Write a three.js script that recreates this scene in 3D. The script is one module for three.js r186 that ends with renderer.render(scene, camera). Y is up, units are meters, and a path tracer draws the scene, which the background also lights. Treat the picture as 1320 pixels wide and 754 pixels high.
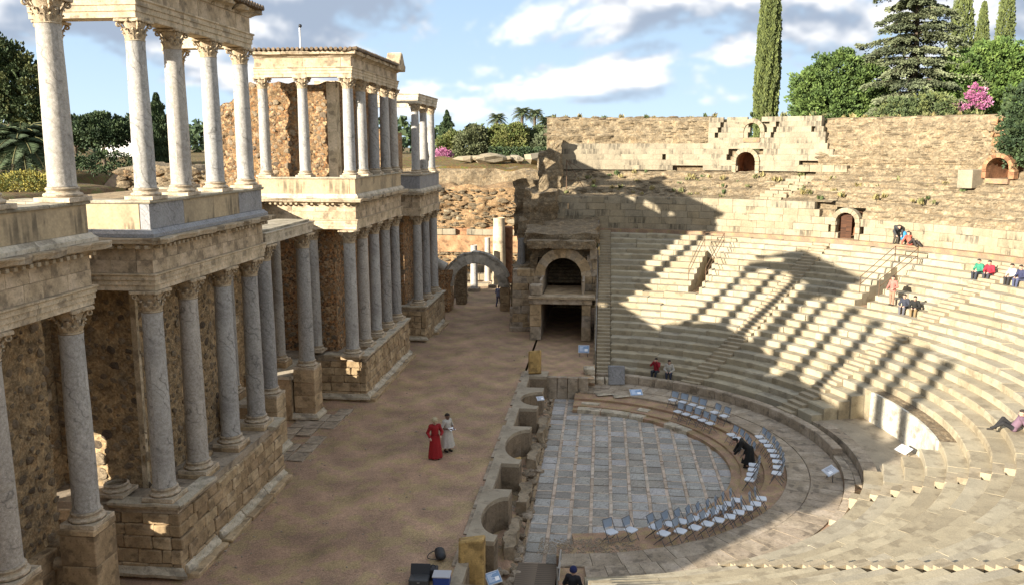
import * as THREE from 'three';
import { mergeGeometries } from 'three/addons/utils/BufferGeometryUtils.js';

// ------------------------------------------------------------------ camera, sky, sun, exposure
const D2R = Math.PI / 180;
const scene = new THREE.Scene();
const camera = new THREE.PerspectiveCamera(37.9, 1320 / 754, 0.3, 3000);
camera.position.set(0, 13, 0);
camera.rotation.order = 'YXZ';
camera.rotation.set(-9.70 * D2R, 6.098 * D2R, 0);

const renderer = new THREE.WebGLRenderer({ antialias: true });
renderer.toneMapping = THREE.LinearToneMapping;
renderer.toneMappingExposure = 2.7;
renderer.shadowMap.enabled = true;

const SUN_EL = 17.2 * D2R, SUN_AZ = 47.5 * D2R;             // the light travels towards +x and -z
const sunDir = new THREE.Vector3(-Math.cos(SUN_AZ) * Math.cos(SUN_EL), Math.sin(SUN_EL), Math.sin(SUN_AZ) * Math.cos(SUN_EL));
const sun = new THREE.DirectionalLight(new THREE.Color(1.0, 0.925, 0.80), 5);
sun.position.copy(sunDir).multiplyScalar(160).add(new THREE.Vector3(0, 5, -40));
sun.target.position.set(0, 5, -40); scene.add(sun, sun.target);
sun.castShadow = true; sun.shadow.mapSize.set(4096, 4096); sun.shadow.radius = 1;
Object.assign(sun.shadow.camera, { left: -75, right: 75, top: 45, bottom: -45, near: 10, far: 420 });

// tileable value noise
function mul32(a) { return () => { a |= 0; a = a + 0x6D2B79F5 | 0; let t = Math.imul(a ^ a >>> 15, 1 | a); t = t + Math.imul(t ^ t >>> 7, 61 | t) ^ t; return ((t ^ t >>> 14) >>> 0) / 4294967296; }; }
function hash2(x, y, s) { let h = Math.imul(x, 374761393) + Math.imul(y, 668265263) + Math.imul(s, 1442695041) | 0; h = Math.imul(h ^ h >>> 13, 1274126177); return ((h ^ h >>> 16) >>> 0) / 4294967296; }
const sm = t => t * t * (3 - 2 * t);
function vnoise(x, y, p, s) {                              // period p in cells
  const xi = Math.floor(x), yi = Math.floor(y), fx = sm(x - xi), fy = sm(y - yi), w = v => ((v % p) + p) % p;
  const a = hash2(w(xi), w(yi), s), b = hash2(w(xi + 1), w(yi), s), c = hash2(w(xi), w(yi + 1), s), d = hash2(w(xi + 1), w(yi + 1), s);
  return a + (b - a) * fx + (c - a) * fy + (a - b - c + d) * fx * fy;
}
function fbm(u, v, p, oct, s) { let a = 0, w = 0.5, t = 0; for (let i = 0; i < oct; i++) { a += w * vnoise(u * p, v * p, p, s + i * 17); t += w; w *= 0.55; p *= 2; } return a / t; }
function fbm2(u, v, px, py, oct, s) { let a = 0, w = 0.5, t = 0; for (let i = 0; i < oct; i++) { const P = 1 << 20; a += w * vnoise(u * px, v * py, P, s + i * 17); t += w; w *= 0.55; px *= 2; py *= 2; } return a / t; }
function noise3(x, y, z, s = 1) {
  const xi = Math.floor(x), yi = Math.floor(y), zi = Math.floor(z), fx = sm(x - xi), fy = sm(y - yi), fz = sm(z - zi);
  const h = (i, j, k) => hash2(xi + i + Math.imul(zi + k, 7919), yi + j, s + (zi + k) * 131);
  const L = (a, b, t) => a + (b - a) * t;
  return L(L(L(h(0, 0, 0), h(1, 0, 0), fx), L(h(0, 1, 0), h(1, 1, 0), fx), fy), L(L(h(0, 0, 1), h(1, 0, 1), fx), L(h(0, 1, 1), h(1, 1, 1), fx), fy), fz);
}
const n3 = (x, y, z, s) => noise3(x, y, z, s) * 2 - 1;
const clamp = (v, a = 0, b = 1) => Math.min(b, Math.max(a, v)), lerp = (a, b, t) => a + (b - a) * t;
const sstep = (a, b, x) => sm(clamp((x - a) / (b - a)));

{ // the sky: blue air with broken cumulus, as one equirectangular picture of air and clouds
  const W = 2048, H = 1024, px = new Float32Array(W * H * 4);
  const P = 1 << 20;
  const dens = (az, el) => {                                 // banks of cumulus, flattened towards the horizon
    const v = Math.log(0.26 + el) * 3.0, u = az * 4.2;
    const wx = vnoise(u * 1.3 + 7, v * 1.3 + 3, P, 31) - 0.5, wy = vnoise(u * 1.3 + 17, v * 1.3 + 9, P, 37) - 0.5;
    let a = 0, w = 0.5, t = 0, f = 1;
    for (let i = 0; i < 8; i++) { a += w * vnoise((u * 1.25 + 0.7 * wx) * f + 31.7 * i + 40, (v * 1.7 + 0.7 * wy) * f + 11.3 * i + 90, P, 5 + i); t += w; w *= 0.63; f *= 2.03; }
    return a / t;
  };
  for (let j = 0; j < H; j++) {
    const el = (j + 0.5) / H * Math.PI - Math.PI / 2;
    for (let i = 0; i < W; i++) {
      const az = ((i + 0.5) / W - 0.5) * Math.PI * 2, k = (j * W + i) * 4;
      const e = Math.max(el, 0), h = Math.exp(-e * 4.2);
      let r = lerp(0.20, 0.58, h), g = lerp(0.36, 0.74, h), b = lerp(0.60, 0.87, h);
      if (el > 0) {
        const azc = az < -Math.PI * 0.75 ? az + Math.PI * 2 : az;            // keep the seam behind the camera's side
        const d = dens(azc, e), cover = sstep(0.43, 0.55, d + 0.03 + 0.04 * sstep(0.05, 0.34, e) - 0.06 * sstep(0.13, 0.02, e)) * sstep(0.012, 0.05, e);
        if (cover > 0) {
          const up = dens(azc - 0.02, e + 0.03), lit = clamp(0.42 + (d - up) * 4.6 - (d - 0.5) * 1.5);
          const s = sm(lit), cr = lerp(0.31, 1.02, s), cg = lerp(0.37, 1.0, s), cb = lerp(0.47, 0.98, s), c = cover * 0.95;
          r = lerp(r, cr, c); g = lerp(g, cg, c); b = lerp(b, cb, c);
        }
      } else { r *= 0.75; g *= 0.72; b *= 0.66; }
      const G = 0.505;
      px[k] = r * G; px[k + 1] = g * G; px[k + 2] = b * G; px[k + 3] = 1;
    }
  }
  const t = new THREE.DataTexture(px, W, H, THREE.RGBAFormat, THREE.FloatType);
  t.mapping = THREE.EquirectangularReflectionMapping; t.magFilter = t.minFilter = THREE.LinearFilter; t.wrapS = THREE.RepeatWrapping; t.needsUpdate = true;
  scene.background = t; scene.environment = t;
}

// ------------------------------------------------------------------ textures and materials
function tex(n, fn, srgb = true) {
  const d = new Uint8Array(n * n * 4);
  for (let j = 0; j < n; j++) for (let i = 0; i < n; i++) {
    const c = fn(i / n, j / n), k = (j * n + i) * 4;
    for (let q = 0; q < 3; q++) d[k + q] = clamp(Array.isArray(c) ? c[q] : c) * 255;
    d[k + 3] = 255;
  }
  const t = new THREE.DataTexture(d, n, n); t.wrapS = t.wrapT = THREE.RepeatWrapping; t.magFilter = THREE.LinearFilter; t.minFilter = THREE.LinearMipmapLinearFilter; t.generateMipmaps = true;
  if (srgb) t.colorSpace = THREE.SRGBColorSpace; t.needsUpdate = true; return t;
}
function voro(u, v, p, s) {                               // [f1, f2, id]
  const x = u * p, y = v * p, xi = Math.floor(x), yi = Math.floor(y); let f1 = 9, f2 = 9, id = 0;
  for (let j = -1; j < 2; j++) for (let i = -1; i < 2; i++) {
    const a = ((xi + i) % p + p) % p, b = ((yi + j) % p + p) % p, dx = xi + i + hash2(a, b, s) - x, dy = yi + j + hash2(a, b, s + 9) - y, d = Math.hypot(dx, dy);
    if (d < f1) { f2 = f1; f1 = d; id = hash2(a, b, s + 5); } else if (d < f2) f2 = d;
  }
  return [f1, f2, id];
}
const mixc = (a, b, t) => [lerp(a[0], b[0], t), lerp(a[1], b[1], t), lerp(a[2], b[2], t)];
// worn sandy stone: patches, pits, lichen blots (mean about 0.8)
const T = {};
T.stone = tex(512, (u, v) => {
  const a = fbm(u, v, 4, 5, 3), b = fbm(u, v, 16, 4, 8), c = fbm(u, v, 64, 2, 13), st = fbm(u, v, 6, 4, 21);
  let k = 0.70 + 0.30 * a + 0.20 * (b - 0.5) + 0.14 * (c - 0.5); const pit = sstep(0.64, 0.74, fbm(u, v, 40, 3, 31)); k -= pit * 0.10;
  let col = [k, k * lerp(0.97, 0.99, a), k * lerp(0.88, 0.97, a)];
  return mixc(col, [k * 0.55, k * 0.53, k * 0.50], sstep(0.60, 0.75, st) * 0.42);
});
T.stoneB = tex(512, (u, v) => clamp(0.5 + 0.5 * (fbm(u, v, 8, 5, 3) - 0.5) - sstep(0.62, 0.75, fbm(u, v, 40, 3, 31)) * 0.2 + 0.35 * (fbm(u, v, 64, 2, 5) - 0.5)), false);
// seats: pale granite, speckled, with darker worn blots
T.seat = tex(512, (u, v) => {
  const a = fbm(u, v, 3, 5, 43), b = fbm(u, v, 90, 2, 48), st = fbm(u, v, 5, 5, 71);
  const k = 0.83 + 0.20 * (a - 0.4) + 0.13 * (b - 0.5), d = sstep(0.52, 0.74, st) * 0.40;
  return mixc([k, k * 0.97, k * 0.90], [k * 0.62, k * 0.58, k * 0.52], d);
});
// wall ashlar with run-off streaks (the streaks are dirt seen in the photograph)
T.streak = tex(512, (u, v) => {
  const a = fbm(u, v, 4, 5, 103), b = fbm(u, v, 40, 3, 108), s = vnoise(u * 14, v * 2, 14, 7) * 0.6 + vnoise(u * 40, v * 3, 40, 9) * 0.4;
  const k = 0.80 + 0.26 * (a - 0.4) + 0.16 * (b - 0.5), d = sstep(0.56, 0.86, s) * sstep(0.42, 0.66, fbm(u, v, 4, 3, 77)) * 0.5;
  return mixc([k, k * 0.96, k * 0.88], [k * 0.36, k * 0.35, k * 0.33], d);
});
// grey marble: fine grain, thin flowing veins
T.marble = tex(1024, (u, v) => {
  const w1 = fbm(u, v, 3, 5, 11), w2 = fbm(u, v, 5, 4, 12), ph = (u * 4 + v * 3 + 1.9 * w1 + 0.7 * w2) * Math.PI * 2;
  const vein = Math.pow(1 - Math.abs(Math.sin(ph)), 5), vein2 = Math.pow(1 - Math.abs(Math.sin(ph * 2.0 + 6 * w2)), 8), g = vnoise(u * 330, v * 330, 330, 2), g2 = fbm(u, v, 60, 3, 22), big = fbm(u, v, 2, 4, 51);
  const k = 0.77 + 0.28 * (big - 0.5) + 0.16 * (g - 0.5) + 0.2 * (g2 - 0.5) - 0.22 * vein * sstep(0.35, 0.6, w2) + 0.13 * vein2 * sstep(0.4, 0.65, w1);
  return [k, k * lerp(0.985, 0.995, big), k * lerp(0.96, 1.0, g2)];
});
T.rubble = tex(1024, (u, v) => {
  const wu = u + 0.012 * (fbm(u, v, 16, 3, 4) - 0.5), wv = v + 0.012 * (fbm(u, v, 16, 3, 5) - 0.5);
  const [f1, f2, id] = voro(wu, wv, 22, 8), e = sstep(0.03, 0.16, f2 - f1), n = fbm(u, v, 64, 3, 77), big = fbm(u, v, 5, 4, 50);
  const k = lerp(0.42, 1.0, hash2(id * 9999 | 0, 3, 1)) * (0.75 + 0.5 * n), w = hash2(id * 9999 | 0, 5, 2);
  const st = [k, k * lerp(0.74, 0.95, w), k * lerp(0.50, 0.84, w)], mo = 0.62 + 0.4 * n;
  return mixc(mixc([mo, mo * 0.90, mo * 0.76], st, e * 0.85), [0.80, 0.70, 0.54], sstep(0.5, 0.66, big) * 0.5);
});
T.rubbleB = tex(1024, (u, v) => {
  const wu = u + 0.012 * (fbm(u, v, 16, 3, 4) - 0.5), wv = v + 0.012 * (fbm(u, v, 16, 3, 5) - 0.5);
  const [f1, f2, id] = voro(wu, wv, 22, 8); return clamp(sstep(0.0, 0.22, f2 - f1) * (0.4 + 0.6 * id) * 0.8 + 0.25 * fbm(u, v, 64, 3, 77));
}, false);
// coursed rubble with lime crust
T.crust = tex(1024, (u, v) => {
  const a = fbm(u, v, 6, 6, 203), b = fbm(u, v, 48, 4, 208), c = fbm(u, v, 20, 4, 231), l = sstep(0.55, 0.7, vnoise(u * 6 + fbm(u, v, 8, 3, 9), v * 22 + fbm(u, v, 6, 3, 19) * 3, 1 << 20, 3));
  const k = 0.74 + 0.5 * (a - 0.42) + 0.45 * (b - 0.5), o = sstep(0.5, 0.68, c);
  return mixc(mixc([k, k * 0.93, k * 0.80], [k * 0.88, k * 0.77, k * 0.61], o * 0.6), [k * 0.68, k * 0.62, k * 0.52], l * 0.4);
});
T.crustB = tex(1024, (u, v) => clamp(0.5 + 1.0 * (fbm(u, v, 12, 6, 203) - 0.5) + 0.7 * (fbm(u, v, 48, 4, 208) - 0.5)), false);
T.gravel = tex(1024, (u, v) => {
  const a = fbm(u, v, 4, 5, 303), b = vnoise(u * 300, v * 300, 300, 3), c = vnoise(u * 120, v * 120, 120, 7), d = fbm(u, v, 9, 4, 313);
  const k = 0.80 + 0.30 * (a - 0.45) + 0.22 * (b - 0.5) + 0.16 * (c - 0.5), w = sstep(0.45, 0.65, d);
  return [k, k * lerp(0.93, 0.98, w), k * lerp(0.88, 0.84, w)];
});
T.gravelB = tex(1024, (u, v) => clamp(0.55 * vnoise(u * 300, v * 300, 300, 3) + 0.3 * vnoise(u * 120, v * 120, 120, 7) + 0.3 * fbm(u, v, 16, 4, 5)), false);
T.wood = tex(256, (u, v) => { const k = 0.7 + 0.3 * (vnoise(u * 3, v * 70, 70, 4) - 0.5) + 0.25 * (vnoise(u * 6, v * 140, 140, 6) - 0.5); return [k, k * 0.95, k * 0.88]; });
T.grass = tex(512, (u, v) => { const a = fbm(u, v, 6, 5, 403), b = vnoise(u * 200, v * 200, 200, 3), k = 0.6 + 0.5 * (a - 0.5) + 0.5 * (b - 0.5); return mixc([k, k * 0.86, k * 0.62], [k * 0.72, k * 0.80, k * 0.42], sstep(0.5, 0.7, a)); });

function mat(r, g, b, o = {}) {
  const { map, bump, bs = 0.01, rough = 0.9, ...x } = o, m = new THREE.MeshStandardMaterial({ roughness: rough, metalness: 0, ...x });
  m.color.setRGB(r, g, b); if (map) m.map = map; if (bump) { m.bumpMap = bump; m.bumpScale = bs; } return m;
}
const stoneM = (r, g, b, bs = 0.007) => mat(r, g, b, { map: T.stone, bump: T.stoneB, bs });
const seatM = (r, g, b) => mat(r, g, b, { map: T.seat, bump: T.stoneB, bs: 0.006 });
const M = {
  podium: [stoneM(0.598, 0.448, 0.287), stoneM(0.529, 0.391, 0.247), stoneM(0.655, 0.506, 0.333), stoneM(0.471, 0.345, 0.218)],
  frieze: [stoneM(0.65, 0.521, 0.381), stoneM(0.594, 0.476, 0.347), stoneM(0.694, 0.56, 0.414)],
  white: [stoneM(0.74, 0.66, 0.55), stoneM(0.68, 0.60, 0.49)],
  arch: [stoneM(0.77, 0.643, 0.484, 0.006), stoneM(0.715, 0.589, 0.44, 0.006)],
  cornice: stoneM(0.598, 0.494, 0.368, 0.02),
  parapet: [mat(0.66, 0.55, 0.40, { map: T.streak, bump: T.stoneB, bs: 0.004 }), mat(0.60, 0.51, 0.38, { map: T.streak, bump: T.stoneB, bs: 0.004 })],
  greyslab: mat(0.50, 0.50, 0.50, { map: T.marble, bump: T.stoneB, bs: 0.003, rough: 0.6 }),
  coping: stoneM(0.52, 0.47, 0.38, 0.01),
  shaft: [[0.76, 0.73, 0.66], [0.68, 0.655, 0.595], [0.78, 0.72, 0.62], [0.61, 0.595, 0.555], [0.73, 0.715, 0.665]].map(c => mat(...c, { map: T.marble, bump: T.stoneB, bs: 0.003, rough: 0.75 })),
  base: stoneM(0.68, 0.57, 0.45, 0.006),
  cap: stoneM(0.66, 0.535, 0.39, 0.015),
  mortarUp: mat(0.43, 0.35, 0.255, { map: T.rubble, bump: T.rubbleB, bs: 0.03 }),
  mortar: mat(0.64, 0.54, 0.41, { map: T.crust, bump: T.crustB, bs: 0.03 }),
  mortarR: mat(0.56, 0.45, 0.335, { map: T.rubble, bump: T.rubbleB, bs: 0.02 }),
  rock: [mat(0.25, 0.19, 0.135, { map: T.stone, bump: T.stoneB, bs: 0.02 }), mat(0.32, 0.25, 0.18, { map: T.stone, bump: T.stoneB, bs: 0.02 }), mat(0.17, 0.13, 0.095, { map: T.stone, bump: T.stoneB, bs: 0.02 }), mat(0.40, 0.32, 0.23, { map: T.stone, bump: T.stoneB, bs: 0.02 })],
  seat: [seatM(0.53, 0.475, 0.37), seatM(0.49, 0.435, 0.335), seatM(0.57, 0.515, 0.405), seatM(0.46, 0.405, 0.31), seatM(0.54, 0.495, 0.405), seatM(0.50, 0.46, 0.385)],
  step: [seatM(0.508, 0.443, 0.346), seatM(0.464, 0.405, 0.313)],
  balteus: [mat(0.47, 0.42, 0.33, { map: T.streak, bump: T.stoneB, bs: 0.01 }), mat(0.43, 0.385, 0.30, { map: T.streak, bump: T.stoneB, bs: 0.01 }), mat(0.45, 0.415, 0.345, { map: T.streak, bump: T.stoneB, bs: 0.01 })],
  crust: mat(0.42, 0.38, 0.32, { map: T.crust, bump: T.crustB, bs: 0.06 }),
  crustO: mat(0.54, 0.41, 0.285, { map: T.crust, bump: T.crustB, bs: 0.06 }),
  crustG: mat(0.40, 0.35, 0.285, { map: T.crust, bump: T.crustB, bs: 0.05 }),
  plaster: mat(0.42, 0.385, 0.32, { map: T.streak, bump: T.crustB, bs: 0.02 }),
  dirt: mat(0.61, 0.45, 0.32, { map: T.gravel, bump: T.gravelB, bs: 0.007 }),
  dirtRough: mat(0.61, 0.45, 0.32, { map: T.gravel, bump: T.gravelB, bs: 0.02 }),
  path: mat(0.42, 0.32, 0.23, { map: T.gravel, bump: T.gravelB, bs: 0.01 }),
  grass: mat(0.50, 0.40, 0.23, { map: T.grass, bump: T.gravelB, bs: 0.04 }),
  pave: [stoneM(0.48, 0.40, 0.32), stoneM(0.45, 0.37, 0.295), stoneM(0.52, 0.435, 0.35)],
  slab: [[0.66, 0.63, 0.55], [0.57, 0.545, 0.475], [0.74, 0.715, 0.64], [0.62, 0.57, 0.48], [0.70, 0.68, 0.62], [0.53, 0.49, 0.42]].map(c => mat(...c, { map: T.marble, bump: T.stoneB, bs: 0.003, rough: 0.9 })),
  slabWhite: mat(0.80, 0.77, 0.73, { map: T.marble, rough: 0.85, bump: T.stoneB, bs: 0.003 }),
  pink: [stoneM(0.78, 0.64, 0.55, 0.003), stoneM(0.81, 0.70, 0.62, 0.003), stoneM(0.73, 0.59, 0.50, 0.003)],
  concrete: mat(0.52, 0.46, 0.385, { map: T.seat, bump: T.stoneB, bs: 0.006 }),
  ochre: mat(0.62, 0.42, 0.17, { map: T.stone, bump: T.stoneB, bs: 0.012 }),
  brick: [stoneM(0.46, 0.24, 0.13), stoneM(0.40, 0.20, 0.11), stoneM(0.50, 0.30, 0.17)],
  tile: stoneM(0.22, 0.16, 0.11),
  wood: mat(0.30, 0.25, 0.20, { map: T.wood, bump: T.wood, bs: 0.003 }),
  door: mat(0.16, 0.075, 0.04, { map: T.wood, bump: T.wood, bs: 0.003 }),
  bark: mat(0.17, 0.13, 0.095, { map: T.stone, bump: T.stoneB, bs: 0.03 }),
  metal: mat(0.26, 0.25, 0.24, { rough: 0.45, metalness: 0.8 }),
  rust: mat(0.20, 0.12, 0.075, { rough: 0.8, map: T.stone }),
  black: mat(0.018, 0.018, 0.02, { rough: 0.6 }),
  blue: mat(0.02, 0.05, 0.22, { rough: 0.5 }),
  leaf: mat(1, 1, 1, { rough: 0.75, vertexColors: true, side: THREE.DoubleSide }),
};

// ------------------------------------------------------------------ scene helpers
const taken = new Map();
function numbered(n) { const c = taken.get(n) || 0; taken.set(n, c + 1); return c ? n + '_' + String(c).padStart(3, '0') : n; }
function tag(o, label, category, group, kind) { const u = o.userData; if (label) u.label = label; if (category) u.category = category; if (group) u.group = group; if (kind) u.kind = kind; return o; }
function thing(name, label, category, pos = [0, 0, 0], turn = 0, group) { const o = new THREE.Group(); o.name = numbered(name); o.position.set(...pos); o.rotation.y = turn; scene.add(o); return tag(o, label, category, group); }
function part(name, geo, m, parent, pos, rot) { const o = new THREE.Mesh(geo, m); o.name = name; if (pos) o.position.set(...pos); if (rot) o.rotation.set(...rot); parent.add(o); return o; }
function sub(name, parent, pos, turn = 0) { const o = new THREE.Group(); o.name = name; if (pos) o.position.set(...pos); o.rotation.y = turn; parent.add(o); return o; }
function struct(name, geo, m) { const o = new THREE.Mesh(geo, m); o.name = numbered(name); o.userData.kind = 'structure'; scene.add(o); return o; }
function structGroup(name) { const o = new THREE.Group(); o.name = numbered(name); o.userData.kind = 'structure'; scene.add(o); return o; }

const UVM = 0.42;                                          // texture tiles per metre
function uvBox(g, s = UVM, ou = 0, ov = 0) {
  if (g.index) g = g.toNonIndexed();
  const p = g.attributes.position, uv = new Float32Array(p.count * 2), a = new THREE.Vector3(), b = new THREE.Vector3(), c = new THREE.Vector3();
  for (let i = 0; i < p.count; i += 3) {
    a.fromBufferAttribute(p, i); b.fromBufferAttribute(p, i + 1).sub(a); c.fromBufferAttribute(p, i + 2).sub(a); b.cross(c);
    const x = Math.abs(b.x), y = Math.abs(b.y), z = Math.abs(b.z), m = y > x && y > z ? 1 : x > z ? 0 : 2;
    for (let k = i; k < i + 3; k++) { const X = p.getX(k), Y = p.getY(k), Z = p.getZ(k); uv[k * 2] = (m === 0 ? Z : X) * s + ou; uv[k * 2 + 1] = (m === 1 ? Z : Y) * s + ov; }
  }
  g.setAttribute('uv', new THREE.BufferAttribute(uv, 2)); return g;
}
function fromTris(pos, uv) { const g = new THREE.BufferGeometry(); g.setAttribute('position', new THREE.Float32BufferAttribute(pos, 3)); if (uv) g.setAttribute('uv', new THREE.Float32BufferAttribute(uv, 2)); g.computeVertexNormals(); return uv ? g : uvBox(g); }
// chamfered block centred at the origin, 44 triangles
function blockGeo(w, h, d, c = 0.02, jit = 0, seed = 1, ou = 0, ov = 0) {
  const x = w / 2, y = h / 2, z = d / 2, pos = [], R = mul32(seed), V = {};
  const vert = (sx, sy, sz, ax) => { const k = sx + ',' + sy + ',' + sz + ax; if (!V[k]) { const q = V[sx + ',' + sy + ',' + sz] ||= [(R() - 0.5) * jit, (R() - 0.5) * jit, (R() - 0.5) * jit]; V[k] = [sx * (x - (ax !== 'x' ? c : 0)) + q[0], sy * (y - (ax !== 'y' ? c : 0)) + q[1], sz * (z - (ax !== 'z' ? c : 0)) + q[2]]; } return V[k]; };
  const cen = new THREE.Vector3(), A = new THREE.Vector3(), B = new THREE.Vector3(), C = new THREE.Vector3();
  const tri = (a, b, cc) => { A.fromArray(a); B.fromArray(b); C.fromArray(cc); cen.copy(A).add(B).add(C); const n = B.clone().sub(A).cross(C.clone().sub(A)); if (n.dot(cen) < 0) pos.push(...a, ...cc, ...b); else pos.push(...a, ...b, ...cc); };
  const quad = (a, b, cc, dd) => { tri(a, b, cc); tri(a, cc, dd); };
  for (const s of [-1, 1]) {
    quad(vert(s, -1, -1, 'x'), vert(s, 1, -1, 'x'), vert(s, 1, 1, 'x'), vert(s, -1, 1, 'x'));
    quad(vert(-1, s, -1, 'y'), vert(1, s, -1, 'y'), vert(1, s, 1, 'y'), vert(-1, s, 1, 'y'));
    quad(vert(-1, -1, s, 'z'), vert(1, -1, s, 'z'), vert(1, 1, s, 'z'), vert(-1, 1, s, 'z'));
  }
  for (const s of [-1, 1]) for (const t of [-1, 1]) {
    quad(vert(-1, s, t, 'y'), vert(1, s, t, 'y'), vert(1, s, t, 'z'), vert(-1, s, t, 'z'));
    quad(vert(s, -1, t, 'x'), vert(s, 1, t, 'x'), vert(s, 1, t, 'z'), vert(s, -1, t, 'z'));
    quad(vert(s, t, -1, 'x'), vert(s, t, 1, 'x'), vert(s, t, 1, 'y'), vert(s, t, -1, 'y'));
    for (const q of [-1, 1]) tri(vert(s, t, q, 'x'), vert(s, t, q, 'y'), vert(s, t, q, 'z'));
  }
  const g = new THREE.BufferGeometry(); g.setAttribute('position', new THREE.Float32BufferAttribute(pos, 3)); g.computeVertexNormals(); return uvBox(g, UVM, ou, ov);
}
const bcache = new Map();
function block(w, h, d, R, c = 0.02, jit = 0.012) {
  const v = Math.floor(R() * 4), q = t => Math.round(t * 20) / 20 || 0.05, k = [q(w), q(h), q(d), v, c, jit].join();
  if (!bcache.has(k)) bcache.set(k, blockGeo(q(w), q(h), q(d), c, jit, v * 77 + bcache.size, v * 0.37, v * 0.61));
  return { geo: bcache.get(k), sx: w / q(w), sy: h / q(h), sz: d / q(d) };
}
const pick = (a, R) => a[Math.floor(R() * a.length)];
function putBlock(name, parent, x, y, z, w, h, d, mats, R, turn = 0, c, jit) { const b = block(w, h, d, R, c, jit), o = part(name, b.geo, Array.isArray(mats) ? pick(mats, R) : mats, parent, [x, y, z]); o.scale.set(b.sx, b.sy, b.sz); o.rotation.y = turn; return o; }
function boxAt(x0, x1, y0, y1, z0, z1) { const g = new THREE.BoxGeometry(x1 - x0, y1 - y0, z1 - z0); g.translate((x0 + x1) / 2, (y0 + y1) / 2, (z0 + z1) / 2); return uvBox(g); }
// courses of blocks on a straight face: from p (x, z) along u, outer face towards n; each block depth d
function ashlar(parent, name, p, u, n, L, y0, hs, len, d, mats, R, o = {}) {
  let y = y0; const turn = Math.atan2(-u[1], u[0]);
  hs.forEach((h, i) => {
    let s = o.from ? o.from(i) : 0; const end = o.to ? o.to(i) : L; let first = true;
    while (s < end - 0.02) {
      let w = len * (0.7 + 0.6 * R()); if (first && i % 2) w *= 0.55; first = false; if (end - s - w < len * 0.4) w = end - s;
      const out = (R() - 0.5) * (o.rough ?? 0.02), c = s + w / 2;
      if (!(o.skip && o.skip(c, y + h / 2))) putBlock(name, parent, p[0] + u[0] * c + n[0] * (out - d / 2), y + h / 2, p[1] + u[1] * c + n[1] * (out - d / 2), w - (o.gap ?? 0.012), h - (o.gap ?? 0.012), d, mats, R, turn, o.c ?? 0.025, o.jit ?? 0.025);
      s += w;
    }
    y += h;
  });
}
// moulding: profile of [out, y] closed, swept along a straight run with mitred ends
function beam(profile, p0, p1, n, m0 = 0, m1 = 0, wob = 0) {
  const t = [p1[0] - p0[0], p1[1] - p0[1]], L = Math.hypot(...t); t[0] /= L; t[1] /= L; const pos = [], uv = [];
  const segs = wob ? Math.max(2, Math.round(L / 0.18)) : 1;
  const pt = (k, f) => { const [o, y] = profile[k], s = f * L, e = lerp(-m0 * o, m1 * o, f); let oo = o, yy = y;
    if (wob && o > 0.05) { const w = n3(p0[0] + t[0] * s * 1, y * 3, p0[1] + t[1] * s * 3.1, 4); oo = o * (1 + wob * (w - 0.35)); yy = y + 0.06 * wob * n3(s * 2.7 + p0[1], y * 5, o, 9); }
    return [p0[0] + t[0] * (s + e) + n[0] * oo, yy, p0[1] + t[1] * (s + e) + n[1] * oo]; };
  let acc = 0; const K = profile.length, flip = (t[0] * n[1] - t[1] * n[0]) > 0;
  for (let k = 0; k < K; k++) {
    const k2 = (k + 1) % K, l = Math.hypot(profile[k2][0] - profile[k][0], profile[k2][1] - profile[k][1]);
    for (let s = 0; s < segs; s++) {
      const f0 = s / segs, f1 = (s + 1) / segs, a = pt(k, f0), b = pt(k, f1), c = pt(k2, f1), d = pt(k2, f0), U0 = (f0 * L + p0[1] + p0[0]) * UVM, U1 = (f1 * L + p0[1] + p0[0]) * UVM, V0 = (profile[0][1] + acc) * UVM, V1 = (profile[0][1] + acc + l) * UVM;
      if (flip) { pos.push(...a, ...b, ...c, ...a, ...c, ...d); uv.push(U0, V0, U1, V0, U1, V1, U0, V0, U1, V1, U0, V1); }
      else { pos.push(...a, ...c, ...b, ...a, ...d, ...c); uv.push(U0, V0, U1, V1, U1, V0, U0, V0, U0, V1, U1, V1); }
    }
    acc += l;
  }
  const tris = THREE.ShapeUtils.triangulateShape(profile.map(q => new THREE.Vector2(...q)), []);
  for (const f of [0, 1]) for (const q of tris) for (const k of (f ^ flip ? q : [q[0], q[2], q[1]])) { pos.push(...pt(k, f)); uv.push(profile[k][0] * UVM, profile[k][1] * UVM); }
  return fromTris(pos, uv);
}
const CX = -1.732, CZ = -37.286;
const polar = (R, th, y) => [CX + R * Math.cos(th), y, CZ - R * Math.sin(th)];
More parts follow.
